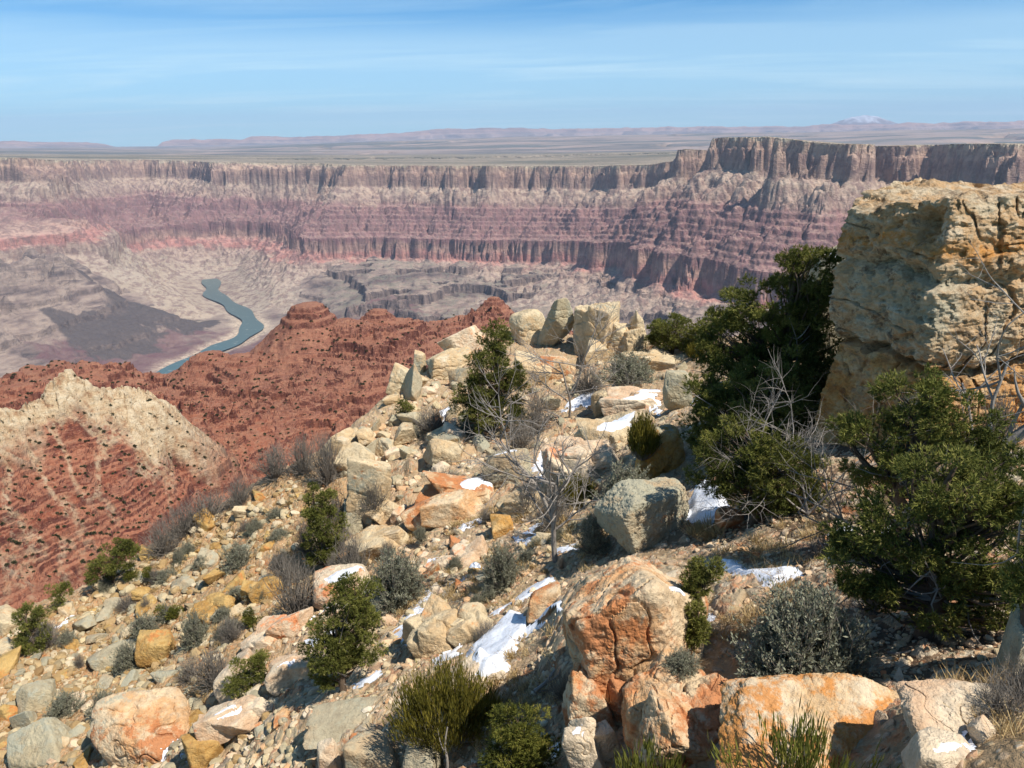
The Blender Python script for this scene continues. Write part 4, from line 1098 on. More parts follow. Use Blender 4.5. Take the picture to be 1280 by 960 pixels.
B('boulder', 'snow-dusted pale rock behind the big pinyon', 1000, 304, 1070, 470, 'grey', 62, dist=20.5, depth=.9, taper=.2, rough=.06)
B('boulder', 'rough pale rock at the left foot of the tall boulder', 1008, 352, 1052, 500, 'grey', 63, dist=17.0, taper=.1, rough=.06)
B('rock_slab', 'pink bedrock strip with snow above the green bush at lower left', 330, 810, 420, 862, 'pink', 64, roll=-.34, hz=.3, depth=.6, k=7, parts=5)
B('rock_slab', 'long pink bedrock strip below the snow at lower left', 240, 868, 350, 930, 'pink', 65, roll=-.34, hz=.3, depth=.6, k=7, parts=5)
B('rock_slab', 'cream bedrock slab below the grey sage on the middle slope', 556, 752, 628, 806, 'cream', 66, roll=-.34, hz=.3, k=7, parts=5)

B('rock_slab', 'pale tilted bedrock slab left of the snow-streaked boulder', 300, 758, 392, 812, 'pink', 67, roll=-.34, hz=.25, k=7, parts=4, cracks=.04)
B('rock_slab', 'greyish tilted slab in the rubble below the tall upright slab', 430, 656, 512, 700, 'cream', 68, roll=-.3, hz=.3, k=7, parts=4, beds=.3)
B('rock_slab', 'cream bedrock slab beside the small bright orange rock', 540, 668, 612, 712, 'pink', 69, roll=-.3, hz=.25, k=7, parts=4, beds=.3)
B('rock_slab', 'cracked cream slab under the curved snow line', 620, 606, 690, 648, 'cream', 70, roll=-.3, hz=.3, k=7, parts=4, beds=.3)
B('rock_slab', 'pale bedrock patch between the gravel and the snow tongue', 560, 812, 640, 872, 'pink', 71, roll=-.3, hz=.15, k=7, parts=4, sink=.4)
B('rock_slab', 'flat grey slab low in the ochre rubble', 108, 800, 162, 836, 'grey', 72, roll=-.3, hz=.2, beds=.3)
B('rock_slab', 'ochre bedrock knob high on the rubble slope', 300, 716, 360, 756, 'ochre', 73, roll=-.3, hz=.3, k=7, parts=4, beds=.3)
B('rock_slab', 'ochre bedrock knob in the middle of the rubble slope', 236, 740, 300, 782, 'ochre', 74, roll=-.3, hz=.3, k=7, parts=4, beds=.3)

# ---- loose blocks, copies of a few broken shapes
VAR = []
for i in range(14):
    co, F = rock_shape(300 + i, 5, (1, 0.85 - 0.02 * i, 0.55 + 0.03 * i), chips=6, rough=0.05, sharp=20, beds=0.5 if i % 3 == 0 else 0, cracks=.04 if i % 4 == 0 else 0)
    VAR.append({mk: raw_mesh('stone', co, F, RM[mk], smooth=False, link=False) for mk in ('cream', 'grey', 'ochre', 'green', 'pink', 'orange')})
RR_ = random.Random(5)
def stone(px, py, w_px, mk, label, group, name='stone', flat=1.0, sink=0.25):
    b = hit(px, py); L = np.linalg.norm(b)
    s = w_px * L / F_PX * 0.5
    o = bpy.data.objects.new(name, RR_.choice(VAR)[mk]); COL.objects.link(o)
    z = float(gz(b[0], b[1])[0])
    o.location = (b[0], b[1], z + s * (0.5 - sink) * flat)
    o.scale = (s, s * RR_.uniform(.8, 1.1), s * flat * RR_.uniform(.75, 1.1))
    o.rotation_euler = (RR_.uniform(-.35, .35), RR_.uniform(-.1, .55), RR_.uniform(0, 6.28))
    tag(o, label, 'rock', group)
    return o
def in_img(poly, x, y):
    return bool(in_poly(np.array([x]), np.array([y]), np.array(poly, float))[0])
def scatter(poly, n, w0, w1, mks, label, group, name='stone', flat=1.0, power=2.2):
    xs = [p[0] for p in poly]; ys = [p[1] for p in poly]; k = 0
    while k < n:
        x, y = RR_.uniform(min(xs), max(xs)), RR_.uniform(min(ys), max(ys))
        if not in_img(poly, x, y): continue
        stone(x, y, w0 + (w1 - w0) * RR_.random() ** power, RR_.choice(mks), label, group, name, flat); k += 1
scatter([(425,560),(480,500),(540,470),(600,470),(640,560),(560,590),(500,590),(500,640),(440,650)], 64, 14, 38, ['cream', 'cream', 'pink', 'grey', 'green'],
        'angular pale block in the jumbled outcrop below the crest', 'jumbled blocks of the outcrop below the crest', 'rock_block', 1.1, 1.5)
scatter([(0,780),(100,740),(250,650),(380,600),(430,660),(400,720),(330,780),(250,850),(120,860),(0,900)], 110, 7, 30, ['ochre', 'ochre', 'cream', 'grey', 'green'],
        'loose ochre or pale stone on the rubble slope at the left', 'stones on the ochre rubble slope', 'stone', .8)
scatter([(430,680),(560,600),(740,560),(740,700),(660,740),(560,760),(470,800)], 60, 6, 24, ['cream', 'pink', 'pink', 'grey', 'orange'],
        'loose pale stone lying between shrubs on the middle slope', 'stones on the middle slope', 'stone', .75)
scatter([(1060,800),(1240,790),(1270,840),(1150,850),(1075,850)], 44, 5, 17, ['pink', 'cream', 'pink', 'grey'],
        'small white stone on the dark soil below the right pinyon', 'small stones on the dark soil at the right', 'stone', .6)
scatter([(870,650),(1030,640),(1060,690),(960,700),(880,690)], 26, 5, 15, ['pink', 'cream', 'orange'],
        'small pale stone on the litter right of the lichen boulder', 'small stones on the litter under the pinyons', 'stone', .6)
scatter([(300,900),(400,830),(520,900),(600,930),(640,960),(300,960)], 40, 6, 22, ['pink', 'cream', 'orange', 'green'],
        'loose pinkish stone on the gravel at the bottom of the slope', 'stones on the gravel at the bottom', 'stone', .7)
scatter([(0,900),(120,870),(300,870),(330,900),(250,960),(0,960)], 34, 8, 30, ['cream', 'grey', 'ochre', 'pink'],
        'loose block among the boulders in the lower left', 'blocks in the lower left', 'stone', .8)
scatter([(640,455),(720,470),(860,440),(850,500),(740,520),(660,520)], 26, 8, 24, ['cream', 'pink', 'grey'],
        'pale block fallen below the crest crags', 'blocks fallen below the crest crags', 'rock_block', .9)

# ================================================================== LOOSE RUBBLE TOO SMALL AND TOO MANY TO COUNT
def rubble(name, label, polys, seed):
    rs = np.random.RandomState(seed)
    shp = []
    for i in range(10):
        U, F = ico(2)
        co, F = rock_shape(900 + i, 2, (1, rs.uniform(.6, .95), rs.uniform(.4, .75)), chips=6, rough=.05, sharp=26)
        shp.append(co)
    C, Q, S = [], [], []
    base = 0
    for poly, n, w0, w1, t0, t1 in polys:
        P = np.array(poly, float); k = 0
        while k < n:
            x, y = rs.uniform(P[:, 0].min(), P[:, 0].max()), rs.uniform(P[:, 1].min(), P[:, 1].max())
            if not in_img(poly, x, y): continue
            b = hit(x, y); L = np.linalg.norm(b)
            s = (w0 + (w1 - w0) * rs.rand() ** 3) * L / F_PX * 0.5
            M_ = rotm(rs.uniform(0, 6.28), rs.uniform(-.3, .7), rs.uniform(-.4, .4))
            C.append((shp[rs.randint(10)] * s) @ M_.T + np.array([b[0], b[1], float(gz(b[0], b[1])[0]) + s * rs.uniform(0.05, .35)]))
            Q.append(F + base); base += len(C[-1]); S.append(np.full(len(C[-1]), rs.uniform(t0, t1))); k += 1
    M = Mat('rubble_limestone', 0.95)
    p = M.pos()
    c = M.ramp(M.attr('sid'), [(0.0, lin(140, 108, 68)), (0.12, lin(178, 152, 110)), (0.24, lin(158, 128, 84)), (0.36, lin(150, 142, 118)), (0.5, lin(196, 176, 136)), (0.62, lin(176, 156, 124)), (0.74, lin(212, 194, 162)), (0.86, lin(196, 152, 108)), (1.0, lin(216, 202, 176))])
    n = M.noise(p, 12.0, 5, 0.7)
    c = M.mix(M.range(n, 0.45, 0.7, 0.0, 0.5), c, M.mix(0.5, c, lin(100, 80, 60)))
    o = raw_mesh(name, np.concatenate(C), np.concatenate(Q), M.done(c, M.bump(n, 0.8, 0.03)), dict(sid=np.concatenate(S)), smooth=False)
    return tag(o, label, 'rubble', kind='stuff')
rubble('rubble', 'loose limestone rubble covering the whole near slope', [
    ([(0,785),(100,745),(250,655),(390,590),(440,660),(400,730),(330,790),(250,860),(120,870),(0,900)], 3300, 2.2, 13, 0, .72),
    ([(425,560),(480,500),(560,450),(660,450),(860,450),(830,600),(740,640),(560,600),(500,650)], 1500, 2.5, 13, .3, 1),
    ([(400,720),(500,650),(740,600),(740,720),(640,780),(500,860),(380,960),(240,960),(250,870)], 2200, 2, 13, .4, 1),
    ([(480,860),(600,830),(700,760),(700,960),(480,960)], 700, 2.5, 12, .45, 1),
    ([(860,640),(1040,630),(1280,700),(1280,850),(1060,850),(860,820)], 1500, 2, 10, .5, 1),
    ([(0,890),(120,860),(330,860),(400,960),(0,960)], 700, 3, 18, .1, .8)], 3)

# ================================================================== PLANTS
def tubes(lines, sides=5):
    """tapered round branches: lines of (points, radii)"""
    C, Q = [], []; base = 0
    ang = np.arange(sides) * 2 * math.pi / sides
    for P, r in lines:
        P = np.asarray(P, float); n = len(P)
        T = np.gradient(P, axis=0); T /= np.linalg.norm(T, axis=1)[:, None] + 1e-9
        ref = np.array([0.3, 0.9, 0.1]) if abs(T[0, 2]) > 0.6 else np.array([0.1, 0.2, 1.0])
        A = np.cross(T, ref); A /= np.linalg.norm(A, axis=1)[:, None] + 1e-9
        Bv = np.cross(T, A)
        r = np.asarray(r, float)[:, None, None]
        ring = P[:, None, :] + r * (A[:, None, :] * np.cos(ang)[None, :, None] + Bv[:, None, :] * np.sin(ang)[None, :, None])
        C.append(ring.reshape(-1, 3))
        i = base + np.arange(n * sides).reshape(n, sides); j = np.roll(i, -1, 1)
        Q.append(np.stack([i[:-1], j[:-1], j[1:], i[1:]], -1).reshape(-1, 4)); base += n * sides
    return np.concatenate(C), np.concatenate(Q)
def blades(b, t, w, rs):
    """one slim triangle from every b to every t"""
    d = t - b
    s = np.cross(d, rs.normal(0, 1, d.shape)); s /= np.linalg.norm(s, axis=1)[:, None] + 1e-9
    w = np.broadcast_to(np.asarray(w, float), (len(b),))[:, None]
    m = b + d * 0.45
    C = np.stack([b, m + s * w * 0.5, t, m - s * w * 0.5], 1).reshape(-1, 3)
    i = np.arange(len(b))[:, None] * 4
    return C, np.concatenate([i, i + 1, i + 2, i + 3], 1)
def leaf_material(name, stops, rough=0.75):
    M = Mat(name, rough)
    M.b.inputs['Specular IOR Level'].default_value = 0.15
    c = M.ramp(M.attr('tone'), [(p, lin(*c)) for p, c in stops])
    tr = M.new('ShaderNodeBsdfTranslucent'); M.l.new(c, tr.inputs['Color'])
    mx = M.new('ShaderNodeMixShader'); mx.inputs[0].default_value = 0.22
    M.set(M.b.inputs['Base Color'], c)
    M.l.new(M.b.outputs[0], mx.inputs[1]); M.l.new(tr.outputs[0], mx.inputs[2])
    M.l.new(mx.outputs[0], M.n['Material Output'].inputs['Surface'])
    return M.m
LEAF = dict(
    pinyon=leaf_material('pinyon_needles', [(0.0, (72, 76, 34)), (0.5, (108, 110, 50)), (0.85, (140, 136, 68)), (1.0, (150, 138, 86))]),
    juniper=leaf_material('juniper_sprays', [(0.0, (68, 72, 30)), (0.5, (100, 102, 42)), (0.85, (128, 124, 54)), (1.0, (148, 132, 70))]),
    broom=leaf_material('broom_stems', [(0.0, (76, 72, 28)), (0.5, (112, 104, 40)), (0.85, (140, 126, 52)), (1.0, (150, 118, 60))]),
    sage=leaf_material('sage_leaves', [(0.0, (104, 104, 84)), (0.5, (136, 136, 112)), (0.85, (164, 160, 136)), (1.0, (140, 124, 98))]),
    grass=leaf_material('dry_grass', [(0.0, (150, 124, 82)), (0.5, (184, 156, 108)), (0.85, (206, 182, 136)), (1.0, (132, 112, 80))]),
    scrub=leaf_material('far_scrub', [(0.0, (62, 60, 40)), (0.6, (80, 78, 50)), (1.0, (104, 96, 66))]),
)
def bark(name, a, b):
    M = Mat(name, 0.9)
    n = M.noise(M.vscale(M.pos(), (1, 1, 0.35)), 26.0, 5, 0.7)
    return M.done(M.mix(n, lin(*a), lin(*b)), M.bump(n, 0.8, 0.02))
BARK = bark('pinyon_bark', (62, 50, 40), (116, 98, 80))
DEAD = bark('dead_grey_wood', (98, 90, 82), (174, 164, 152))
TWIG = bark('grey_twigs', (92, 84, 75), (148, 139, 126))
def empty(name, loc):
    o = bpy.data.objects.new(name, None); COL.objects.link(o); o.location = loc; o.empty_display_size = 0.3
    return o
def curve(a, b, rs, sag=0.15, n=5):
    t = np.linspace(0, 1, n)[:, None]
    L = np.linalg.norm(b - a)
    off = rs.normal(0, sag * L, 3); off[2] = -abs(off[2]) * 0.5
    return a + (b - a) * t + off * (4 * t * (1 - t)) + rs.normal(0, 0.02 * L, (n, 3)) * (t * (1 - t) * 4)
def pinyon(label, base, lobes, seed, dist=None, leaf='pinyon', per=1.0, trunk=0.07, up=0.35, size=1.0, name='pinyon_tree', cat='tree', group=None, dead=6):
    """a tree whose crown fills the given lobes (px, py, half width, half height) of foliage round its trunk"""
    rs = np.random.RandomState(seed)
    o = hit3(base[0], base[1]) if dist is None else at(base[0], base[1], dist)
    if dist is not None: o[2] = float(gz(o[0], o[1])[0])
    else: o = o.copy()
    L = np.linalg.norm(o); az = math.atan2(o[0], o[1])
    rt = np.array([math.cos(az), -math.sin(az), 0]); fw = np.array([math.sin(az), math.cos(az), 0]); upv = np.array([0, 0, 1.0])
    dep = math.atan2(-o[2], math.hypot(o[0], o[1]))
    m_px = L / F_PX
    root = empty(name, o)
    tag(root, label, cat, group)
    cl = []; crad = []
    cens = []
    # where the base pixel really is, so the lobes stay put even when the foot is hidden
    q = np.array([np.dot(o, r_), np.dot(o, u_), np.dot(o, f_)])
    bx, by = CX + F_PX * q[0] / q[2], CY - F_PX * q[1] / q[2]
    for (px, py, rx, rz) in lobes:
        dyo = rs.uniform(-.25, .25) * rx * m_px
        c = rt * (px - bx) * m_px + upv * ((by - py) * m_px / math.cos(dep)) + fw * dyo + (fw * 0 if dist is None else 0)
        R3 = np.array([rx * m_px, rx * m_px * 0.9, rz * m_px / math.cos(dep * 0.6)])
        n = int(max(10, per * 3.4 * (R3[0] * R3[2]) ** 1.0 / (0.15 * size) ** 2))
        d = rs.normal(0, 1, (n, 3)); d /= np.linalg.norm(d, axis=1)[:, None]
        lump = 1 + 0.22 * fbm3(d * 1.7 + seed, seed, 2)
        r = (rs.uniform(0.25, 1.0, n) ** 0.45 * lump * 0.92)[:, None]
        v = d * r * R3
        cl.append(c + rt * v[:, :1] + fw * v[:, 1:2] + upv * v[:, 2:]); crad.append(np.full(n, 0.125 * size) * rs.uniform(0.7, 1.3, n)); cens.append(np.repeat(c[None], n, 0))
    cl = np.concatenate(cl); crad = np.concatenate(crad); cens = np.concatenate(cens)
    keep = cl[:, 2] > 0.03; cl, crad, cens = cl[keep], crad[keep], cens[keep]
    # branches reach from the trunk to the clumps
    top = cl[np.argmax(cl[:, 2])]; mean = cl.mean(0)
    tp = np.array([np.zeros(3) - upv * 0.2, mean * 0.30 + upv * 0.1, mean * 0.75, (mean + top) / 2, top * 0.96 + mean * 0.04])
    tp[1:4] += rs.normal(0, 0.05, (3, 3)) * np.linalg.norm(top)
    lines = [(tp, trunk * np.array([1.25, 1.0, 0.7, 0.4, 0.1]))]
    order = rs.permutation(len(cl))[:min(len(cl), 170)]
    for k in order:
        e = cl[k]; t = np.clip(e[2] / max(top[2], .1) * 0.72, 0.08, 0.95) * 4
        i = min(int(t), 3); a = tp[i] * (1 - (t - i)) + tp[i + 1] * (t - i)
        a = a * 0.85 + (cens[k] * 0.15 if len(lobes) > 1 else a * 0.15)
        lines.append((curve(a, e, rs, 0.12, 5), trunk * 0.26 * np.array([1, .8, .55, .35, .15])))
    co, Qd = tubes(lines, 5)
    raw_mesh('trunk', co, Qd, BARK, parent=root)
    # needle tufts
    nt = int(46)
    cc = np.repeat(cl, nt, 0); cr = np.repeat(crad, nt); ce = np.repeat(cens, nt, 0)
    d = rs.normal(0, 1, cc.shape); d /= np.linalg.norm(d, axis=1)[:, None]
    tuft = cc + d * (cr * rs.uniform(0.3, 1.0, len(cr)) ** 0.6)[:, None] * np.array([1.15, 1.15, 0.8])
    out_ = tuft - ce; out_ /= np.linalg.norm(out_, axis=1)[:, None] + 1e-9
    dirn = out_ * 0.5 + d * 0.6 + upv * up
    nb = 7
    bb = np.repeat(tuft, nb, 0)
    dd = np.repeat(dirn, nb, 0) + rs.normal(0, 0.62, (len(bb), 3))
    dd /= np.linalg.norm(dd, axis=1)[:, None] + 1e-9
    ln = 0.060 * size * rs.uniform(0.6, 1.3, len(bb))
    co, Qd = blades(bb - dd * ln[:, None] * 0.3, bb + dd * ln[:, None], 0.0105 * size, rs)
    tone = np.clip(np.repeat(np.repeat(rs.uniform(0.05, 0.75, len(cl)), nt), nb) + rs.normal(0, .16, len(bb)), 0, 1)
    tone = np.where(rs.rand(len(bb)) < 0.02, 1.0, np.minimum(tone, 0.93))
    raw_mesh('crown', co, Qd, LEAF[leaf], dict(tone=np.repeat(tone, 4)), smooth=False, parent=root)
    if dead:
        L2 = []
        for _ in range(dead):
            e = cl[rs.randint(len(cl))]; a = mean * rs.uniform(.2, .7)
            c_ = curve(a, e + (e - mean) * rs.uniform(0.15, .45), rs, .2, 6)
            L2.append((c_, trunk * 0.2 * np.linspace(1, .15, 6)))
            for _ in range(3):
                j = rs.randint(2, 5); L2.append((curve(c_[j], c_[j] + rs.normal(0, .22, 3) * size, rs, .2, 4), trunk * 0.1 * np.linspace(1, .2, 4)))
        co, Qd = tubes(L2, 4)
        raw_mesh('dead_branch', co, Qd, DEAD, parent=root)
    return root
# ---- the pinyons and junipers one can tell apart
T = pinyon
T('cone-shaped dark conifer standing in front of the pointed wedge on the crest', (618, 538), [(622,425,20,20),(612,455,30,24),(603,487,38,22),(622,515,44,22),(585,510,24,14),(645,480,16,26)], 1, size=1.25, trunk=.08)
T('round dense pinyon standing alone on the crest right of the crags', (838, 441), [(842,414,32,24),(826,424,18,16),(862,424,20,16)], 2, size=1.3, trunk=.08)
T('low olive pinyon between the round pinyon and the tallest tree', (884, 438), [(884,410,20,14),(875,425,14,10)], 3, leaf='juniper', size=1.25)
T('tallest pinyon with the broad crown touching the tall boulder', (965, 520), [(992,362,46,30),(978,346,24,14),(958,398,68,40),(925,432,54,36),(1005,408,42,44),(1012,455,30,38),(965,455,66,42),(902,412,22,22),(985,492,46,34),(926,474,52,36),(890,450,24,24)], 4, dist=15.6, size=1.15, trunk=.13, per=.85)
T('lowest pinyon of the middle clump, its skirt reaching the shaded snow bank', (940, 648), [(922,574,52,36),(968,576,46,36),(898,600,34,28),(948,610,48,30),(988,612,32,26),(958,636,30,18)], 51, size=.95, trunk=.06, per=.95)
T('middle pinyon of the clump in front of the tallest tree', (935, 585), [(950,495,58,40),(905,520,46,38),(965,540,52,38),(912,556,48,34),(882,545,28,28),(880,500,26,26),(985,510,34,34)], 5, dist=14.2, size=1.0, trunk=.10, per=.9)
T('open-crowned pinyon below the tall boulder with dead limbs among its needles', (1120, 690), [(1110,530,44,32),(1160,545,40,30),(1085,575,46,26),(1140,585,56,30),(1195,580,26,36),(1095,612,40,18)], 6, size=.95, trunk=.09, per=.85, dead=14)
T('big dark pinyon at the lower right reaching down to the gravel', (1160, 785), [(1165,640,60,36),(1215,635,46,40),(1130,690,62,36),(1200,700,60,44),(1095,730,46,34),(1150,745,62,34),(1225,750,38,34),(1068,715,22,22)], 7, size=.9, trunk=.10, per=.85, dead=10)
T('dark pinyon cut by the right edge of the view', (1300, 790), [(1290,640,26,44),(1300,700,40,48),(1295,750,34,34)], 8, size=.9, dead=3)
T('small dark tuft of pinyon showing over the top right boulder', (1290, 400), [(1284,222,14,12),(1300,235,22,24),(1310,280,34,40)], 81, dist=19, size=1.1, dead=0)
T('bushy young pinyon with a rounded pointed crown left of the broom bush', (428, 858), [(450,758,24,22),(438,790,42,26),(420,820,34,24),(448,825,30,20),(410,845,16,12)], 9, size=.85, trunk=.05, per=1.1, dead=5)
T('dark pinyon half hidden at the left edge of the outcrop', (408, 706), [(404,635,20,20),(410,662,26,22),(400,690,22,18)], 10, size=1.1)
T('seedling pinyon on the gravel above the snow patch, upper of two', (876, 752), [(875,712,18,13),(880,730,24,14),(868,742,14,10)], 11, size=.62, trunk=.025, dead=0)
T('seedling pinyon on the orange outcrop edge, lower of two', (866, 804), [(866,772,18,13),(862,788,24,14),(872,796,16,8)], 12, size=.62, trunk=.025, dead=0)
T('dense round juniper bush at the bottom edge beside the shaded hollow', (648, 985), [(648,925,32,24),(640,950,40,28),(668,955,26,24)], 13, leaf='juniper', size=.62, trunk=.03, dead=0)
T('small pinyon at the left end of the slope among grey twigs', (44, 816), [(46,778,16,14),(44,798,18,16)], 14, size=1.0, trunk=.04)
T('small green pinyon bush in front of the pale domed rock', (314, 868), [(318,842,22,14),(302,856,16,12),(328,836,10,8)], 15, size=.75, trunk=.03, dead=2)
T('low spreading pinyon on the slope edge against the red ridge', (140, 732), [(150,702,26,13),(128,718,18,10),(160,694,14,9)], 16, size=1.15, trunk=.05)
T('tiny round pinyon on the far left slope edge', (78, 758), [(78,744,11,12)], 17, size=1.1, trunk=.04, dead=0)
T('dark round bush on the outcrop left of the conifer', (506, 526), [(507,513,11,11)], 18, size=1.2, trunk=.03, dead=0)
for i, (x, y, w_) in enumerate([(166,726,9),(190,722,9),(214,776,13),(318,780,12)]):
    T('small green shrub dotted on the ochre slope', (x, y), [(x, y - w_ * .7, w_, w_ * .7)], 30 + i, leaf='juniper', size=.85, trunk=.02, dead=0, name='green_shrub', cat='shrub', group='green shrubs on the ochre slope')

def broom(label, px, py, w, h, seed, leaf='broom', name='broom_bush', n=260):
    """upright green brushes packed into a bush"""
    rs = np.random.RandomState(seed)
    o = hit3(px, py); L = np.linalg.norm(o); m = L / F_PX
    W_, H_ = w * m * .5, h * m
    root = empty(name, o); tag(root, label, 'shrub')
    a = rs.uniform(0, 6.28, n); rr = np.sqrt(rs.rand(n)) * W_
    tip = np.stack([np.cos(a) * rr, np.sin(a) * rr * .9, H_ * (1 - 0.5 * (rr / W_) ** 2) * rs.uniform(.45, 1.0, n)], 1)
    foot = tip * np.array([.25, .25, 0])
    lines = [(curve(foot[k], tip[k] * np.array([1, 1, .9]), rs, .06, 4), 0.008 * np.array([1, .8, .5, .2])) for k in range(0, n, 3)]
    co, Q = tubes(lines, 4); raw_mesh('stems', co, Q, TWIG, parent=root)
    nt = 44
    t = rs.uniform(.42, 1.0, (n, nt))[..., None]
    P = (foot[:, None] + (tip - foot)[:, None] * t + rs.normal(0, .035, (n, nt, 3))).reshape(-1, 3)
    d = np.repeat(tip - foot, nt, 0); d /= np.linalg.norm(d, axis=1)[:, None]
    d = d * .5 + np.array([0, 0, .9]) + rs.normal(0, .22, d.shape)
    ln = rs.uniform(.05, .11, len(P))[:, None]
    co, Q = blades(P, P + d * ln, .011, rs)
    tone = np.clip(np.repeat(rs.uniform(.1, .7, n), nt) + rs.normal(0, .12, len(P)), 0, .95)
    raw_mesh('foliage', co, Q, LEAF[leaf], dict(tone=np.repeat(tone, 4)), smooth=False, parent=root)
broom('wide bright olive broom bush with upright shoots below the snow tongue', 556, 922, 132, 100, 1)
broom('small olive broom bush beside the fallen dead tree', 721, 632, 48, 38, 2)
broom('yellow-green broom bush against the snowy ledges', 803, 574, 38, 62, 3)
broom('olive tuft at the foot of the round pinyon', 868, 448, 18, 18, 4)
broom('sparse green bush with pale twigs on the orange shelf at the bottom', 1000, 1010, 190, 96, 5, 'juniper', n=30)
broom('green twiggy bush at the bottom edge below the split pink block', 815, 1000, 90, 66, 6, 'juniper', n=34)

def shrub_meshes(seed, leafy, W_=1.0, H_=.9, stems=200, dense=1.0):
    rs = np.random.RandomState(seed)
    L1 = []; tips = []
    for k in range(stems):
        a = rs.uniform(0, 6.28); e = rs.uniform(.12, 1.45)
        d = np.array([math.cos(a) * math.cos(e), math.sin(a) * math.cos(e), math.sin(e)])
        e_ = d * np.array([W_ * .5, W_ * .5, H_]) * rs.uniform(.72, 1.08)
        f = d * np.array([.08, .08, 0])
        c = curve(f, e_, rs, .10, 6)
        L1.append((c, 0.007 * np.array([1.2, 1, .8, .6, .4, .2]))); tips.append(c)
        for _ in range(3 if not leafy else 2):
            j = rs.randint(2, 5); q = c[j] + (c[j] - c[j - 1]) * rs.uniform(.6, 1.6) + rs.normal(0, .07, 3)
            c2 = curve(c[j], q, rs, .12, 4); L1.append((c2, 0.0042 * np.array([1, .8, .5, .25]))); tips.append(c2)
    co, Q = tubes(L1, 3)
    stem = raw_mesh('stems', co, Q, TWIG, link=False)
    if not leafy: return stem, None
    P = []; D = []
    for c in tips:
        n = int(rs.randint(14, 26) * dense)
        t = rs.uniform(.35, 1.0, n) * (len(c) - 1); i = np.minimum(t.astype(int), len(c) - 2)
        P.append(c[i] + (c[i + 1] - c[i]) * (t - i)[:, None] + rs.normal(0, .012, (n, 3)))
        D.append(np.repeat((c[-1] - c[0])[None], n, 0) / (np.linalg.norm(c[-1] - c[0]) + 1e-6))
    P = np.concatenate(P); D = np.concatenate(D)
    D = D * .6 + np.array([0, 0, .45]) + rs.normal(0, .5, D.shape); D /= np.linalg.norm(D, axis=1)[:, None]
    co, Q = blades(P, P + D * rs.uniform(.025, .05, len(P))[:, None], .014, rs)
    tone = np.clip(rs.normal(.5, .22, len(P)), 0, 1)
    return stem, raw_mesh('foliage', co, Q, LEAF['sage'], dict(tone=np.repeat(tone, 4)), smooth=False, link=False)
SAGE = [shrub_meshes(500 + i, True) for i in range(3)]
BARE = [shrub_meshes(520 + i, False, stems=150) for i in range(4)]
def shrub(px, py, w, h, kind, label, group=None, big=None):
    o = hit3(px, py, py in (836, 478)); o[2] = max(o[2], float(gz(o[0], o[1])[0])); L = np.linalg.norm(o); m = L / F_PX
    st, fo = big or RR_.choice(SAGE if kind == 'sagebrush' else BARE)
    s = w * m; hz_ = max(h * m / 0.9, s * .55)
    if fo is None:
        root = bpy.data.objects.new(kind, st); COL.objects.link(root)
    else:
        root = empty(kind, o)
        for nm, me in (('stems', st), ('foliage', fo)):
            c = bpy.data.objects.new(nm, me); COL.objects.link(c); c.parent = root
    root.location = (o[0], o[1], o[2] - 0.02)
    root.scale = (s, s, hz_); root.rotation_euler = (0, 0, RR_.uniform(0, 6.28))
    tag(root, label, 'shrub', group)
    return root
shrub(1004, 858, 140, 120, 'sagebrush', 'large round silver-grey sagebrush in front of the big dark pinyon', big=shrub_meshes(551, True, stems=420, dense=1.2))
shrub(497, 752, 76, 66, 'sagebrush', 'grey sagebrush beside the snow-streaked boulder left of centre', big=shrub_meshes(552, True, stems=300))
shrub(628, 734, 56, 58, 'sagebrush', 'grey sagebrush in the middle of the slope above the snow tongue')
shrub(742, 690, 50, 50, 'sagebrush', 'grey sagebrush at the dark left foot of the green lichen boulder')
shrub(782, 636, 76, 62, 'sagebrush', 'grey sagebrush above the green lichen boulder')
shrub(785, 478, 76, 36, 'sagebrush', 'grey sagebrush under the crest crags, right of the dead twigs')
shrub(182, 796, 36, 30, 'sagebrush', 'blue-grey sagebrush on the ochre slope, left one of two')
shrub(246, 808, 36, 42, 'sagebrush', 'blue-grey sagebrush on the ochre slope, right one of two')
shrub(300, 712, 44, 30, 'sagebrush', 'blue-grey sagebrush high on the ochre slope')
shrub(133, 900, 34, 30, 'sagebrush', 'small grey sagebrush above the orange lichen boulder')
shrub(852, 836, 46, 28, 'sagebrush', 'low grey sagebrush on the split pink block')
shrub(84, 892, 40, 26, 'sagebrush', 'low grey sagebrush by the grey slab at lower left')
shrub(160, 834, 34, 28, 'sagebrush', 'grey sagebrush beside the cracked ochre slabs')
shrub(585, 545, 44, 24, 'sagebrush', 'low grey shrub under the conifer')
shrub(610, 796, 40, 26, 'bare_shrub', 'small brown bare shrub above the snow tongue')
for x, y, w_, h_ in [(372,768,72,80),(356,730,50,50),(60,812,36,40),(410,600,54,66),(380,590,48,50),(345,602,56,44),(300,630,46,36),(262,650,60,40),(232,668,58,42),(205,690,50,40),(420,690,50,60),(385,690,40,50),
                  (290,800,40,34),(440,720,60,60),(540,540,60,40),(650,560,50,44),(672,536,54,54),(735,490,56,40),(770,640,50,50),(690,660,60,60),(660,640,50,50),(470,640,50,44),
                  (560,610,44,30),(1090,760,60,50),(1250,890,70,50),(1275,870,60,50),(1240,560,60,60),(1030,700,60,40),(270,856,60,50),(240,850,40,34),(420,650,50,50),(620,600,50,40),(560,780,50,30),(705,870,50,40)]:
    shrub(x, y, w_, h_, 'bare_shrub', 'leafless grey twiggy shrub growing between the rocks', 'leafless shrubs between the rocks')
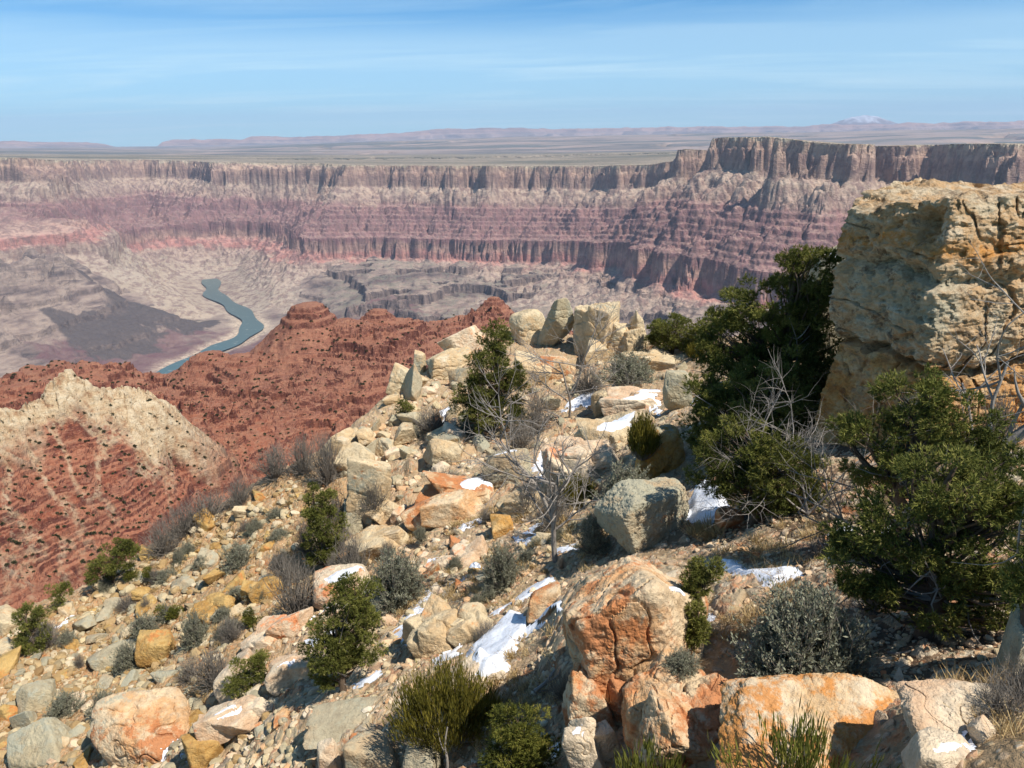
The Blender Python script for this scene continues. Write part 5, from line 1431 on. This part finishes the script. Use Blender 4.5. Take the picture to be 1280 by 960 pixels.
for k in range(46):
    poly = [(20,800),(250,670),(400,610),(440,690),(330,790),(120,860)] if k < 26 else [(440,700),(740,600),(740,700),(560,780)]
    while True:
        x, y = RR_.uniform(20, 760), RR_.uniform(600, 870)
        if in_img(poly, x, y): break
    shrub(x, y, RR_.uniform(14, 30), RR_.uniform(10, 22), 'sagebrush' if k % 3 else 'bare_shrub', 'small grey shrub tuft among the stones of the slope', 'small shrub tufts among the stones')

def dry_grass():
    rs = np.random.RandomState(77)
    spots = []
    for poly, n in (([(20,790),(250,670),(400,610),(440,690),(330,790),(120,880)], 150), ([(440,700),(560,620),(740,560),(760,700),(660,760),(470,800)], 150), ([(860,650),(1050,640),(1080,720),(930,800),(860,790)], 70), ([(500,840),(700,780),(690,950),(600,950)], 40), ([(1150,850),(1280,830),(1280,930),(1230,920)], 20)):
        k = 0
        while k < n:
            x, y = rs.uniform(0, 1280), rs.uniform(560, 960)
            if in_img(poly, x, y): spots.append((x, y)); k += 1
    spots += [(700 + rs.normal(0, 20), 655 + rs.normal(0, 14)) for _ in range(30)] + [(885 + rs.normal(0, 12), 664 + rs.normal(0, 5)) for _ in range(12)] + [(575 + rs.normal(0, 22), 745 + rs.normal(0, 12)) for _ in range(26)] + [(640 + rs.normal(0, 25), 860 + rs.normal(0, 18)) for _ in range(24)]
    P, D, Wd, Tn = [], [], [], []
    for x, y in spots:
        b = hit(x, y); b[2] = float(gz(b[0], b[1])[0]); L = np.linalg.norm(b)
        n = 60; s = rs.uniform(.10, .24)
        d = rs.normal(0, .45, (n, 3)); d[:, 2] = rs.uniform(.5, 1, n)
        P.append(b + rs.normal(0, .05, (n, 3)) * np.array([1, 1, 0])); D.append(d * s * rs.uniform(.5, 1.1, (n, 1)))
        Wd.append(np.full(n, max(.007, L / F_PX * .7))); Tn.append(np.clip(rs.normal(rs.uniform(.2, .8), .15, n), 0, 1))
    P = np.concatenate(P); D = np.concatenate(D)
    co, Q = blades(P, P + D, np.concatenate(Wd), rs)
    tag(raw_mesh('dry_grass', co, Q, LEAF['grass'], dict(tone=np.repeat(np.concatenate(Tn), 4)), smooth=False), 'straw-coloured dry grass growing in tufts over the slope', 'grass', kind='stuff')
dry_grass()

# ---- dead wood
def grow(a, d, ln, r, depth, rs, out_, bend=.35, fork=3):
    n = 6; P = [a]; v = d / np.linalg.norm(d)
    for _ in range(n - 1):
        v = v + rs.normal(0, bend * .35, 3); v /= np.linalg.norm(v); P.append(P[-1] + v * ln / (n - 1))
    P = np.array(P); out_.append((P, r * np.linspace(1, .45 if depth else .12, n)))
    if depth:
        for k in range(fork):
            i = rs.randint(2, n); w = v + rs.normal(0, .75, 3); w[2] += .15
            grow(P[i], w, ln * rs.uniform(.45, .8), r * .5, depth - 1, rs, out_, bend, fork)
def snag(name, label, limbs, seed, depth=3, fork=3, mat=None, cat='dead tree', lift=0.0, base=None):
    rs = np.random.RandomState(seed)
    b = hit3(*limbs[0][0]) if base is None else base
    m = np.linalg.norm(b) / F_PX; az = math.atan2(b[0], b[1]); rt = np.array([math.cos(az), -math.sin(az), 0]); fw = np.array([math.sin(az), math.cos(az), 0])
    L1 = []
    p0 = limbs[0][0]
    for (x0, y0), (x1, y1), r, dp in limbs:
        a = rt * (x0 - p0[0]) * m + np.array([0, 0, (p0[1] - y0) * m]); e = rt * (x1 - p0[0]) * m + np.array([0, 0, (p0[1] - y1) * m]) + fw * rs.normal(0, .12)
        grow(a, e - a, np.linalg.norm(e - a), r, dp, rs, L1, .28, fork)
    co, Q = tubes(L1, 5)
    o = raw_mesh(name, co, Q, mat or DEAD); o.location = b + np.array([0, 0, lift - .03])
    return tag(o, label, cat)
snag('dead_tree', 'bare grey dead tree leaning left in the middle of the slope', [((694,700),(692,590),.055,2),((690,640),(640,540),.035,3),((692,620),(725,560),.03,3),((690,600),(660,560),.025,3),((690,660),(740,620),.025,3),((690,650),(650,610),.02,3)], 1, fork=5)
snag('dead_tree', 'tangle of bleached dead twigs below the crest crags', [((712,520),(716,440),.04,3),((712,500),(742,430),.03,3),((710,500),(680,470),.03,3),((712,490),(760,470),.02,3),((700,520),(660,500),.025,3),((725,520),(770,500),.02,3)], 2, fork=5)
snag('dead_branch', 'white dead branches spread in front of the middle pinyon', [((1010,640),(960,560),.022,3),((1010,640),(1050,570),.02,3),((1010,640),(1000,550),.02,3),((1010,640),(940,600),.016,3)], 3, fork=5, cat='dead branch')
snag('dead_tree', 'thick weathered grey trunk leaning in from the right edge with bare limbs', [((1205,640),(1225,560),.085,0),((1225,560),(1290,480),.075,1),((1222,570),(1200,470),.03,3),((1215,590),(1175,500),.022,3),((1232,550),(1262,440),.025,3),((1225,565),(1300,560),.06,1)], 4)
snag('dead_branch', 'dark bare branches reaching left under the right pinyon', [((1100,680),(1000,620),.02,3),((1100,680),(1010,660),.018,3),((1100,670),(1040,590),.018,3)], 5, cat='dead branch', mat=TWIG)
snag('stump', 'short broken grey stump beside the broom bush', [((557,965),(564,908),.022,1)], 6, fork=1, cat='stump')
snag('driftwood', 'grey fallen wood lying in the shaded hollow', [((668,862),(704,848),.03,2),((668,862),(700,868),.02,2)], 7, cat='log')
snag('driftwood', 'pale fallen stick on the dark soil below the right pinyon', [((1110,812),(1146,800),.018,1)], 8, fork=1, cat='log')

# ================================================================== SNOW
M = Mat('old_snow', 0.6)
p = M.pos()
n = M.noise(p, 5.0, 5, 0.65)
c = M.mix(M.range(M.noise(p, 16.0, 4, 0.7), 0.50, 0.66, 0.0, 0.5), lin(228, 229, 232), lin(180, 168, 154))
b = M.bump(n, 0.5, 0.06); b = M.bump(M.noise(p, 22.0, 3, 0.6), 0.35, 0.02, b)
SNOW = M.done(c, b)
def surface(x, y):
    z = gz(x.ravel(), y.ravel()).reshape(x.shape) + 0.012
    hits = [r for r in ROCKS if np.hypot(*(r[1][:2] - np.array([x.mean(), y.mean()]))) < r[2] + max(np.ptp(x), np.ptp(y))]
    if hits:
        zf, xf, yf = z.ravel(), x.ravel(), y.ravel()
        for bvh, c_, rad in hits:
            near = np.hypot(xf - c_[0], yf - c_[1]) < rad
            for k in np.nonzero(near)[0]:
                h = bvh.ray_cast(Vector((xf[k], yf[k], c_[2] + rad + 1)), Vector((0, 0, -1)))
                if h[0] is not None and h[0].z > zf[k]: zf[k] = h[0].z
        z = zf.reshape(x.shape)
    return z
SNOW_N = [0]
def snow(label, poly, thick=0.04, group=None):
    SNOW_N[0] += 1
    W3 = []
    for a, b_ in zip(poly, poly[1:] + poly[:1]):
        for t in (0, .5): W3.append(hit3(a[0] + (b_[0] - a[0]) * t, a[1] + (b_[1] - a[1]) * t))
    W3 = np.array(W3); P = W3[:, :2]
    # a far outlier would come from a sight line slipping past an edge
    med = np.median(P, 0); dd = np.hypot(*(P - med).T); P = P[dd < 4 * np.median(dd) + .3]
    lo, hi = P.min(0) - .12, P.max(0) + .12
    h = max(np.sqrt(np.prod(hi - lo)) / 85, .018)
    X, Y = np.meshgrid(np.arange(lo[0], hi[0], h), np.arange(lo[1], hi[1], h), indexing='ij')
    sd = seg_dist(X, Y, np.vstack([P, P[:1]])) * np.where(in_poly(X, Y, P), 1, -1)
    sd = sd + fbm(X / .45, Y / .45, SNOW_N[0], 4) * .10 - .035
    Zs = surface(X, Y)
    # snow levels out the small bumps it lies on
    Zb = Zs.copy()
    for _ in range(4):
        Zp = np.pad(Zb, 1, mode='edge'); Zb = (Zp[:-2, 1:-1] + Zp[2:, 1:-1] + Zp[1:-1, :-2] + Zp[1:-1, 2:] + Zb * 2) / 6
    Z = Zb + thick * np.clip(sm(-.03, .16, sd) * 1.25 - .12, -.2, 1.1)
    ok = sd > -.05
    i = np.arange(X.size).reshape(X.shape)
    q = np.stack([i[:-1, :-1], i[1:, :-1], i[1:, 1:], i[:-1, 1:]], -1).reshape(-1, 4)
    zz = Z.ravel()[q]; good = ok.ravel()[q].all(1) & (np.ptp(zz, axis=1) < h * 2.2)
    q = q[good]
    if len(q) < 4: return
    lab = np.arange(X.size)
    for _ in range(400):                            # keep one connected sheet
        mn = lab[q].min(1); old = lab.copy()
        for e in range(4): np.minimum.at(lab, q[:, e], mn)
        lab = lab[lab]
        if (lab == old).all(): break
    u_, n_ = np.unique(lab[q[:, 0]], return_counts=True)
    q = q[lab[q[:, 0]] == u_[n_.argmax()]]
    use = np.unique(q); mp = np.zeros(X.size, int); mp[use] = np.arange(len(use))
    co = np.stack([X, Y, Z], -1).reshape(-1, 3)[use]
    tag(raw_mesh('snow_patch', co, mp[q], SNOW), label, 'snow', group)
snow('large white tongue of snow pouring down beside the shaded hollow', [(582,812),(600,798),(632,768),(648,762),(664,768),(690,756),(719,751),(720,764),(700,776),(672,784),(656,794),(652,808),(640,818),(640,830),(615,850),(598,848),(588,832)], .12)
snow('thin diagonal snow streak above the large tongue', [(610,766),(635,746),(690,711),(696,718),(650,752),(616,770)])
snow('snow streak running down right of the young pinyon', [(484,788),(515,754),(540,731),(547,736),(522,764),(492,792)])
snow('curved line of snow along the edge of the orange-flecked slab', [(572,604),(632,590),(637,601),(580,613)])
snow('short line of snow on the green lichen slab', [(612,575),(643,557),(648,565),(618,580)])
snow('upper long line of snow on the bedrock step under the round-topped boulder', [(748,514),(795,490),(828,477),(832,487),(790,508),(752,520)])
snow('lower long line of snow on the bedrock step', [(718,550),(760,528),(816,504),(818,514),(765,541),(724,558)])
snow('shaded snow bank between the lichen boulder and the middle pinyon', [(858,612),(885,598),(908,610),(918,640),(895,657),(860,652),(856,630)], .09)
snow('snow patch on the gravel above the large sagebrush', [(890,706),(925,700),(945,714),(992,713),(1004,726),(960,738),(920,730),(898,720)], .07)
snow('snow patch draped over the upper edge of the orange outcrop', [(796,772),(828,740),(852,722),(866,734),(860,762),(840,768),(816,784),(806,804),(796,802)])
snow('small snow strip right of the lower seedling pinyon', [(882,754),(922,760),(917,772),(886,768)])
snow('snow on the rock in the bottom right corner', [(1138,950),(1170,928),(1212,922),(1222,932),(1190,947),(1150,958)], .05)
snow('snow showing through the branches of the right pinyons', [(1088,662),(1125,645),(1132,655),(1112,684),(1092,676)])
snow('snow under the dark bare branches left of the right pinyons', [(1018,668),(1060,648),(1074,655),(1042,682)])
snow('snow cap on the pale block at the bottom beside the hollow', [(750,908),(750,886),(725,892),(706,932),(718,930),(735,906)], .05)
snow('small square patch of snow left of the grassy tuft on the slope', [(652,668),(668,662),(667,687),(653,686)])
snow('small snow patch right of the grey sagebrush', [(530,697),(560,691),(558,706),(533,708)])
snow('snow strip on the pink bedrock above the small green bush', [(334,838),(368,820),(376,826),(342,845)])
snow('narrow snow line left of the young pinyon', [(348,780),(410,752),(414,761),(356,786)])
snow('snow patch at the far left end of the slope', [(64,782),(85,763),(98,761),(90,780),(70,790)])
snow('snow patch right of the orange lichen boulder', [(258,890),(300,878),(302,892),(270,900)])
snow('snow line between the orange lichen boulder and the pink bedrock', [(188,946),(225,918),(233,922),(202,948)])
snow('thin snow strip below the curved line on the slab', [(568,656),(600,638),(608,646),(574,664)])
snow('snow streaks over the pale boulder left of the grey sagebrush', [(402,724),(435,704),(462,710),(456,722),(425,728),(410,732)], .05)
snow('snow in the shade under the middle pinyon', [(952,556),(975,548),(988,570),(960,582)])
snow('small snow patch beside the dark foot of the tallest pinyon', [(862,496),(888,488),(892,500),(868,504)])
snow('small snow strip above the broom bush', [(536,820),(575,804),(582,812),(545,828)])
snow('snow at the foot of the conifer', [(548,512),(575,505),(578,520),(552,524)])
snow('snow in the shaded hollow under the orange outcrop', [(684,926),(704,914),(706,934),(688,940)], .05)
snow('snow patch hidden on the pale rock behind the tallest pinyon', [(1030,316),(1046,314),(1048,330),(1032,334)], .05)

for poly in ([(428,752),(470,732),(474,738),(434,758)], [(500,664),(556,640),(560,647),(505,671)], [(655,566),(700,543),(704,550),(660,573)], [(700,506),(744,482),(748,489),(705,513)],
             [(380,800),(420,782),(424,789),(386,807)], [(560,728),(604,708),(608,715),(566,735)], [(470,700),(500,690),(503,696),(474,706)], [(690,690),(722,676),(726,683),(695,697)],
             [(440,846),(476,828),(480,835),(446,853)], [(640,668),(676,650),(680,657),(645,675)]):
    snow('thin streak of old snow lying along a ledge of the middle slope', poly, .035, 'thin snow streaks along the ledges')

# ================================================================== SCRUB DOTTED OVER THE RED RIDGE
def far_scrub():
    rs = np.random.RandomState(4)
    kinds = []
    for i in range(6):
        n = 110
        d = rs.normal(0, 1, (n, 3)); d /= np.linalg.norm(d, axis=1)[:, None]; d[:, 2] = np.abs(d[:, 2])
        b = d * rs.uniform(.3, .8, (n, 1)) * np.array([1, 1, .9])
        co, Q = blades(b, b + d * .45 + rs.normal(0, .22, (n, 3)), .42, rs)
        kinds.append((co, Q, np.repeat(np.clip(rs.normal(.45, .25, n), 0, 1), 4)))
    meshes = [raw_mesh('scrub_bush', co, Q, LEAF['scrub'], dict(tone=t), smooth=False, link=False) for co, Q, t in kinds]
    # candidate places, nearest first
    P = []
    while len(P) < 1000:
        x, y = rs.uniform(-10, 660), rs.uniform(385, 760)
        d = ray(x, y); d = d / math.hypot(d[0], d[1])
        t = np.exp(np.linspace(math.log(260), math.log(1250), 150))
        g = ridge_height(d[0] * t, d[1] * t) - d[2] * t
        k = int(np.argmax(g > 0))
        if not g[k] > 0 or k == 0: continue
        b = hit(x, y)
        if np.hypot(b[0], b[1]) < 34 and base_z(b[0], b[1]) - b[2] > -0.5: continue
        P.append((d[0] * t[k], d[1] * t[k], t[k]))
    P = np.array(P); P = P[np.argsort(P[:, 2])]
    Z = ridge_height(P[:, 0], P[:, 1])
    S = rs.uniform(.45, 1.25, len(P)) * (1 + .4 * (P[:, 2] > 700))
    C, Q, T_, nb = [], [], [], 0
    for k in range(len(P)):
        loc = np.array([P[k, 0], P[k, 1], Z[k]])
        if k < 300:
            o = bpy.data.objects.new('scrub_bush', meshes[k % 6]); COL.objects.link(o)
            o.location = loc; o.scale = (S[k],) * 3; o.rotation_euler = (0, 0, rs.uniform(0, 6.28))
            tag(o, 'dark juniper scrub dot on the nearer slopes of the red ridge', 'bush', 'juniper scrub dotted over the red ridge')
        else:
            co, q, t = kinds[k % 6]
            C.append(co * S[k] + loc); Q.append(q + nb); T_.append(t); nb += len(co)
    tag(raw_mesh('distant_scrub', np.concatenate(C), np.concatenate(Q), LEAF['scrub'], dict(tone=np.concatenate(T_)), smooth=False), 'dark scrub speckling the farther slopes of the red ridge', 'scrub', kind='stuff')
far_scrub()

# ------------------------------------------------------------------ the air between here and the far rim
def haze_box():
    x, y0, y1, z0, z1 = 72000.0, -400.0, 74000.0, -2100.0, 2150.0
    co = [(sx_ * x, yy, zz) for zz in (z0, z1) for sx_, yy in ((-1, y0), (1, y0), (1, y1), (-1, y1))]
    q = [(0, 3, 2, 1), (4, 5, 6, 7), (0, 1, 5, 4), (1, 2, 6, 5), (2, 3, 7, 6), (3, 0, 4, 7)]
    m = bpy.data.materials.new('haze_air'); m.use_nodes = True
    n = m.node_tree.nodes; n.clear()
    o = n.new('ShaderNodeOutputMaterial'); v = n.new('ShaderNodeVolumePrincipled')
    v.inputs['Color'].default_value = (0.64, 0.78, 1.0, 1)
    v.inputs['Density'].default_value = HAZE
    v.inputs['Anisotropy'].default_value = 0.0
    m.node_tree.links.new(v.outputs[0], o.inputs['Volume'])
    tag(raw_mesh('haze', np.array(co), np.array(q), m, smooth=False), 'pale blue haze filling the canyon air', 'haze', kind='stuff')
HAZE = 1.75e-5
haze_box()
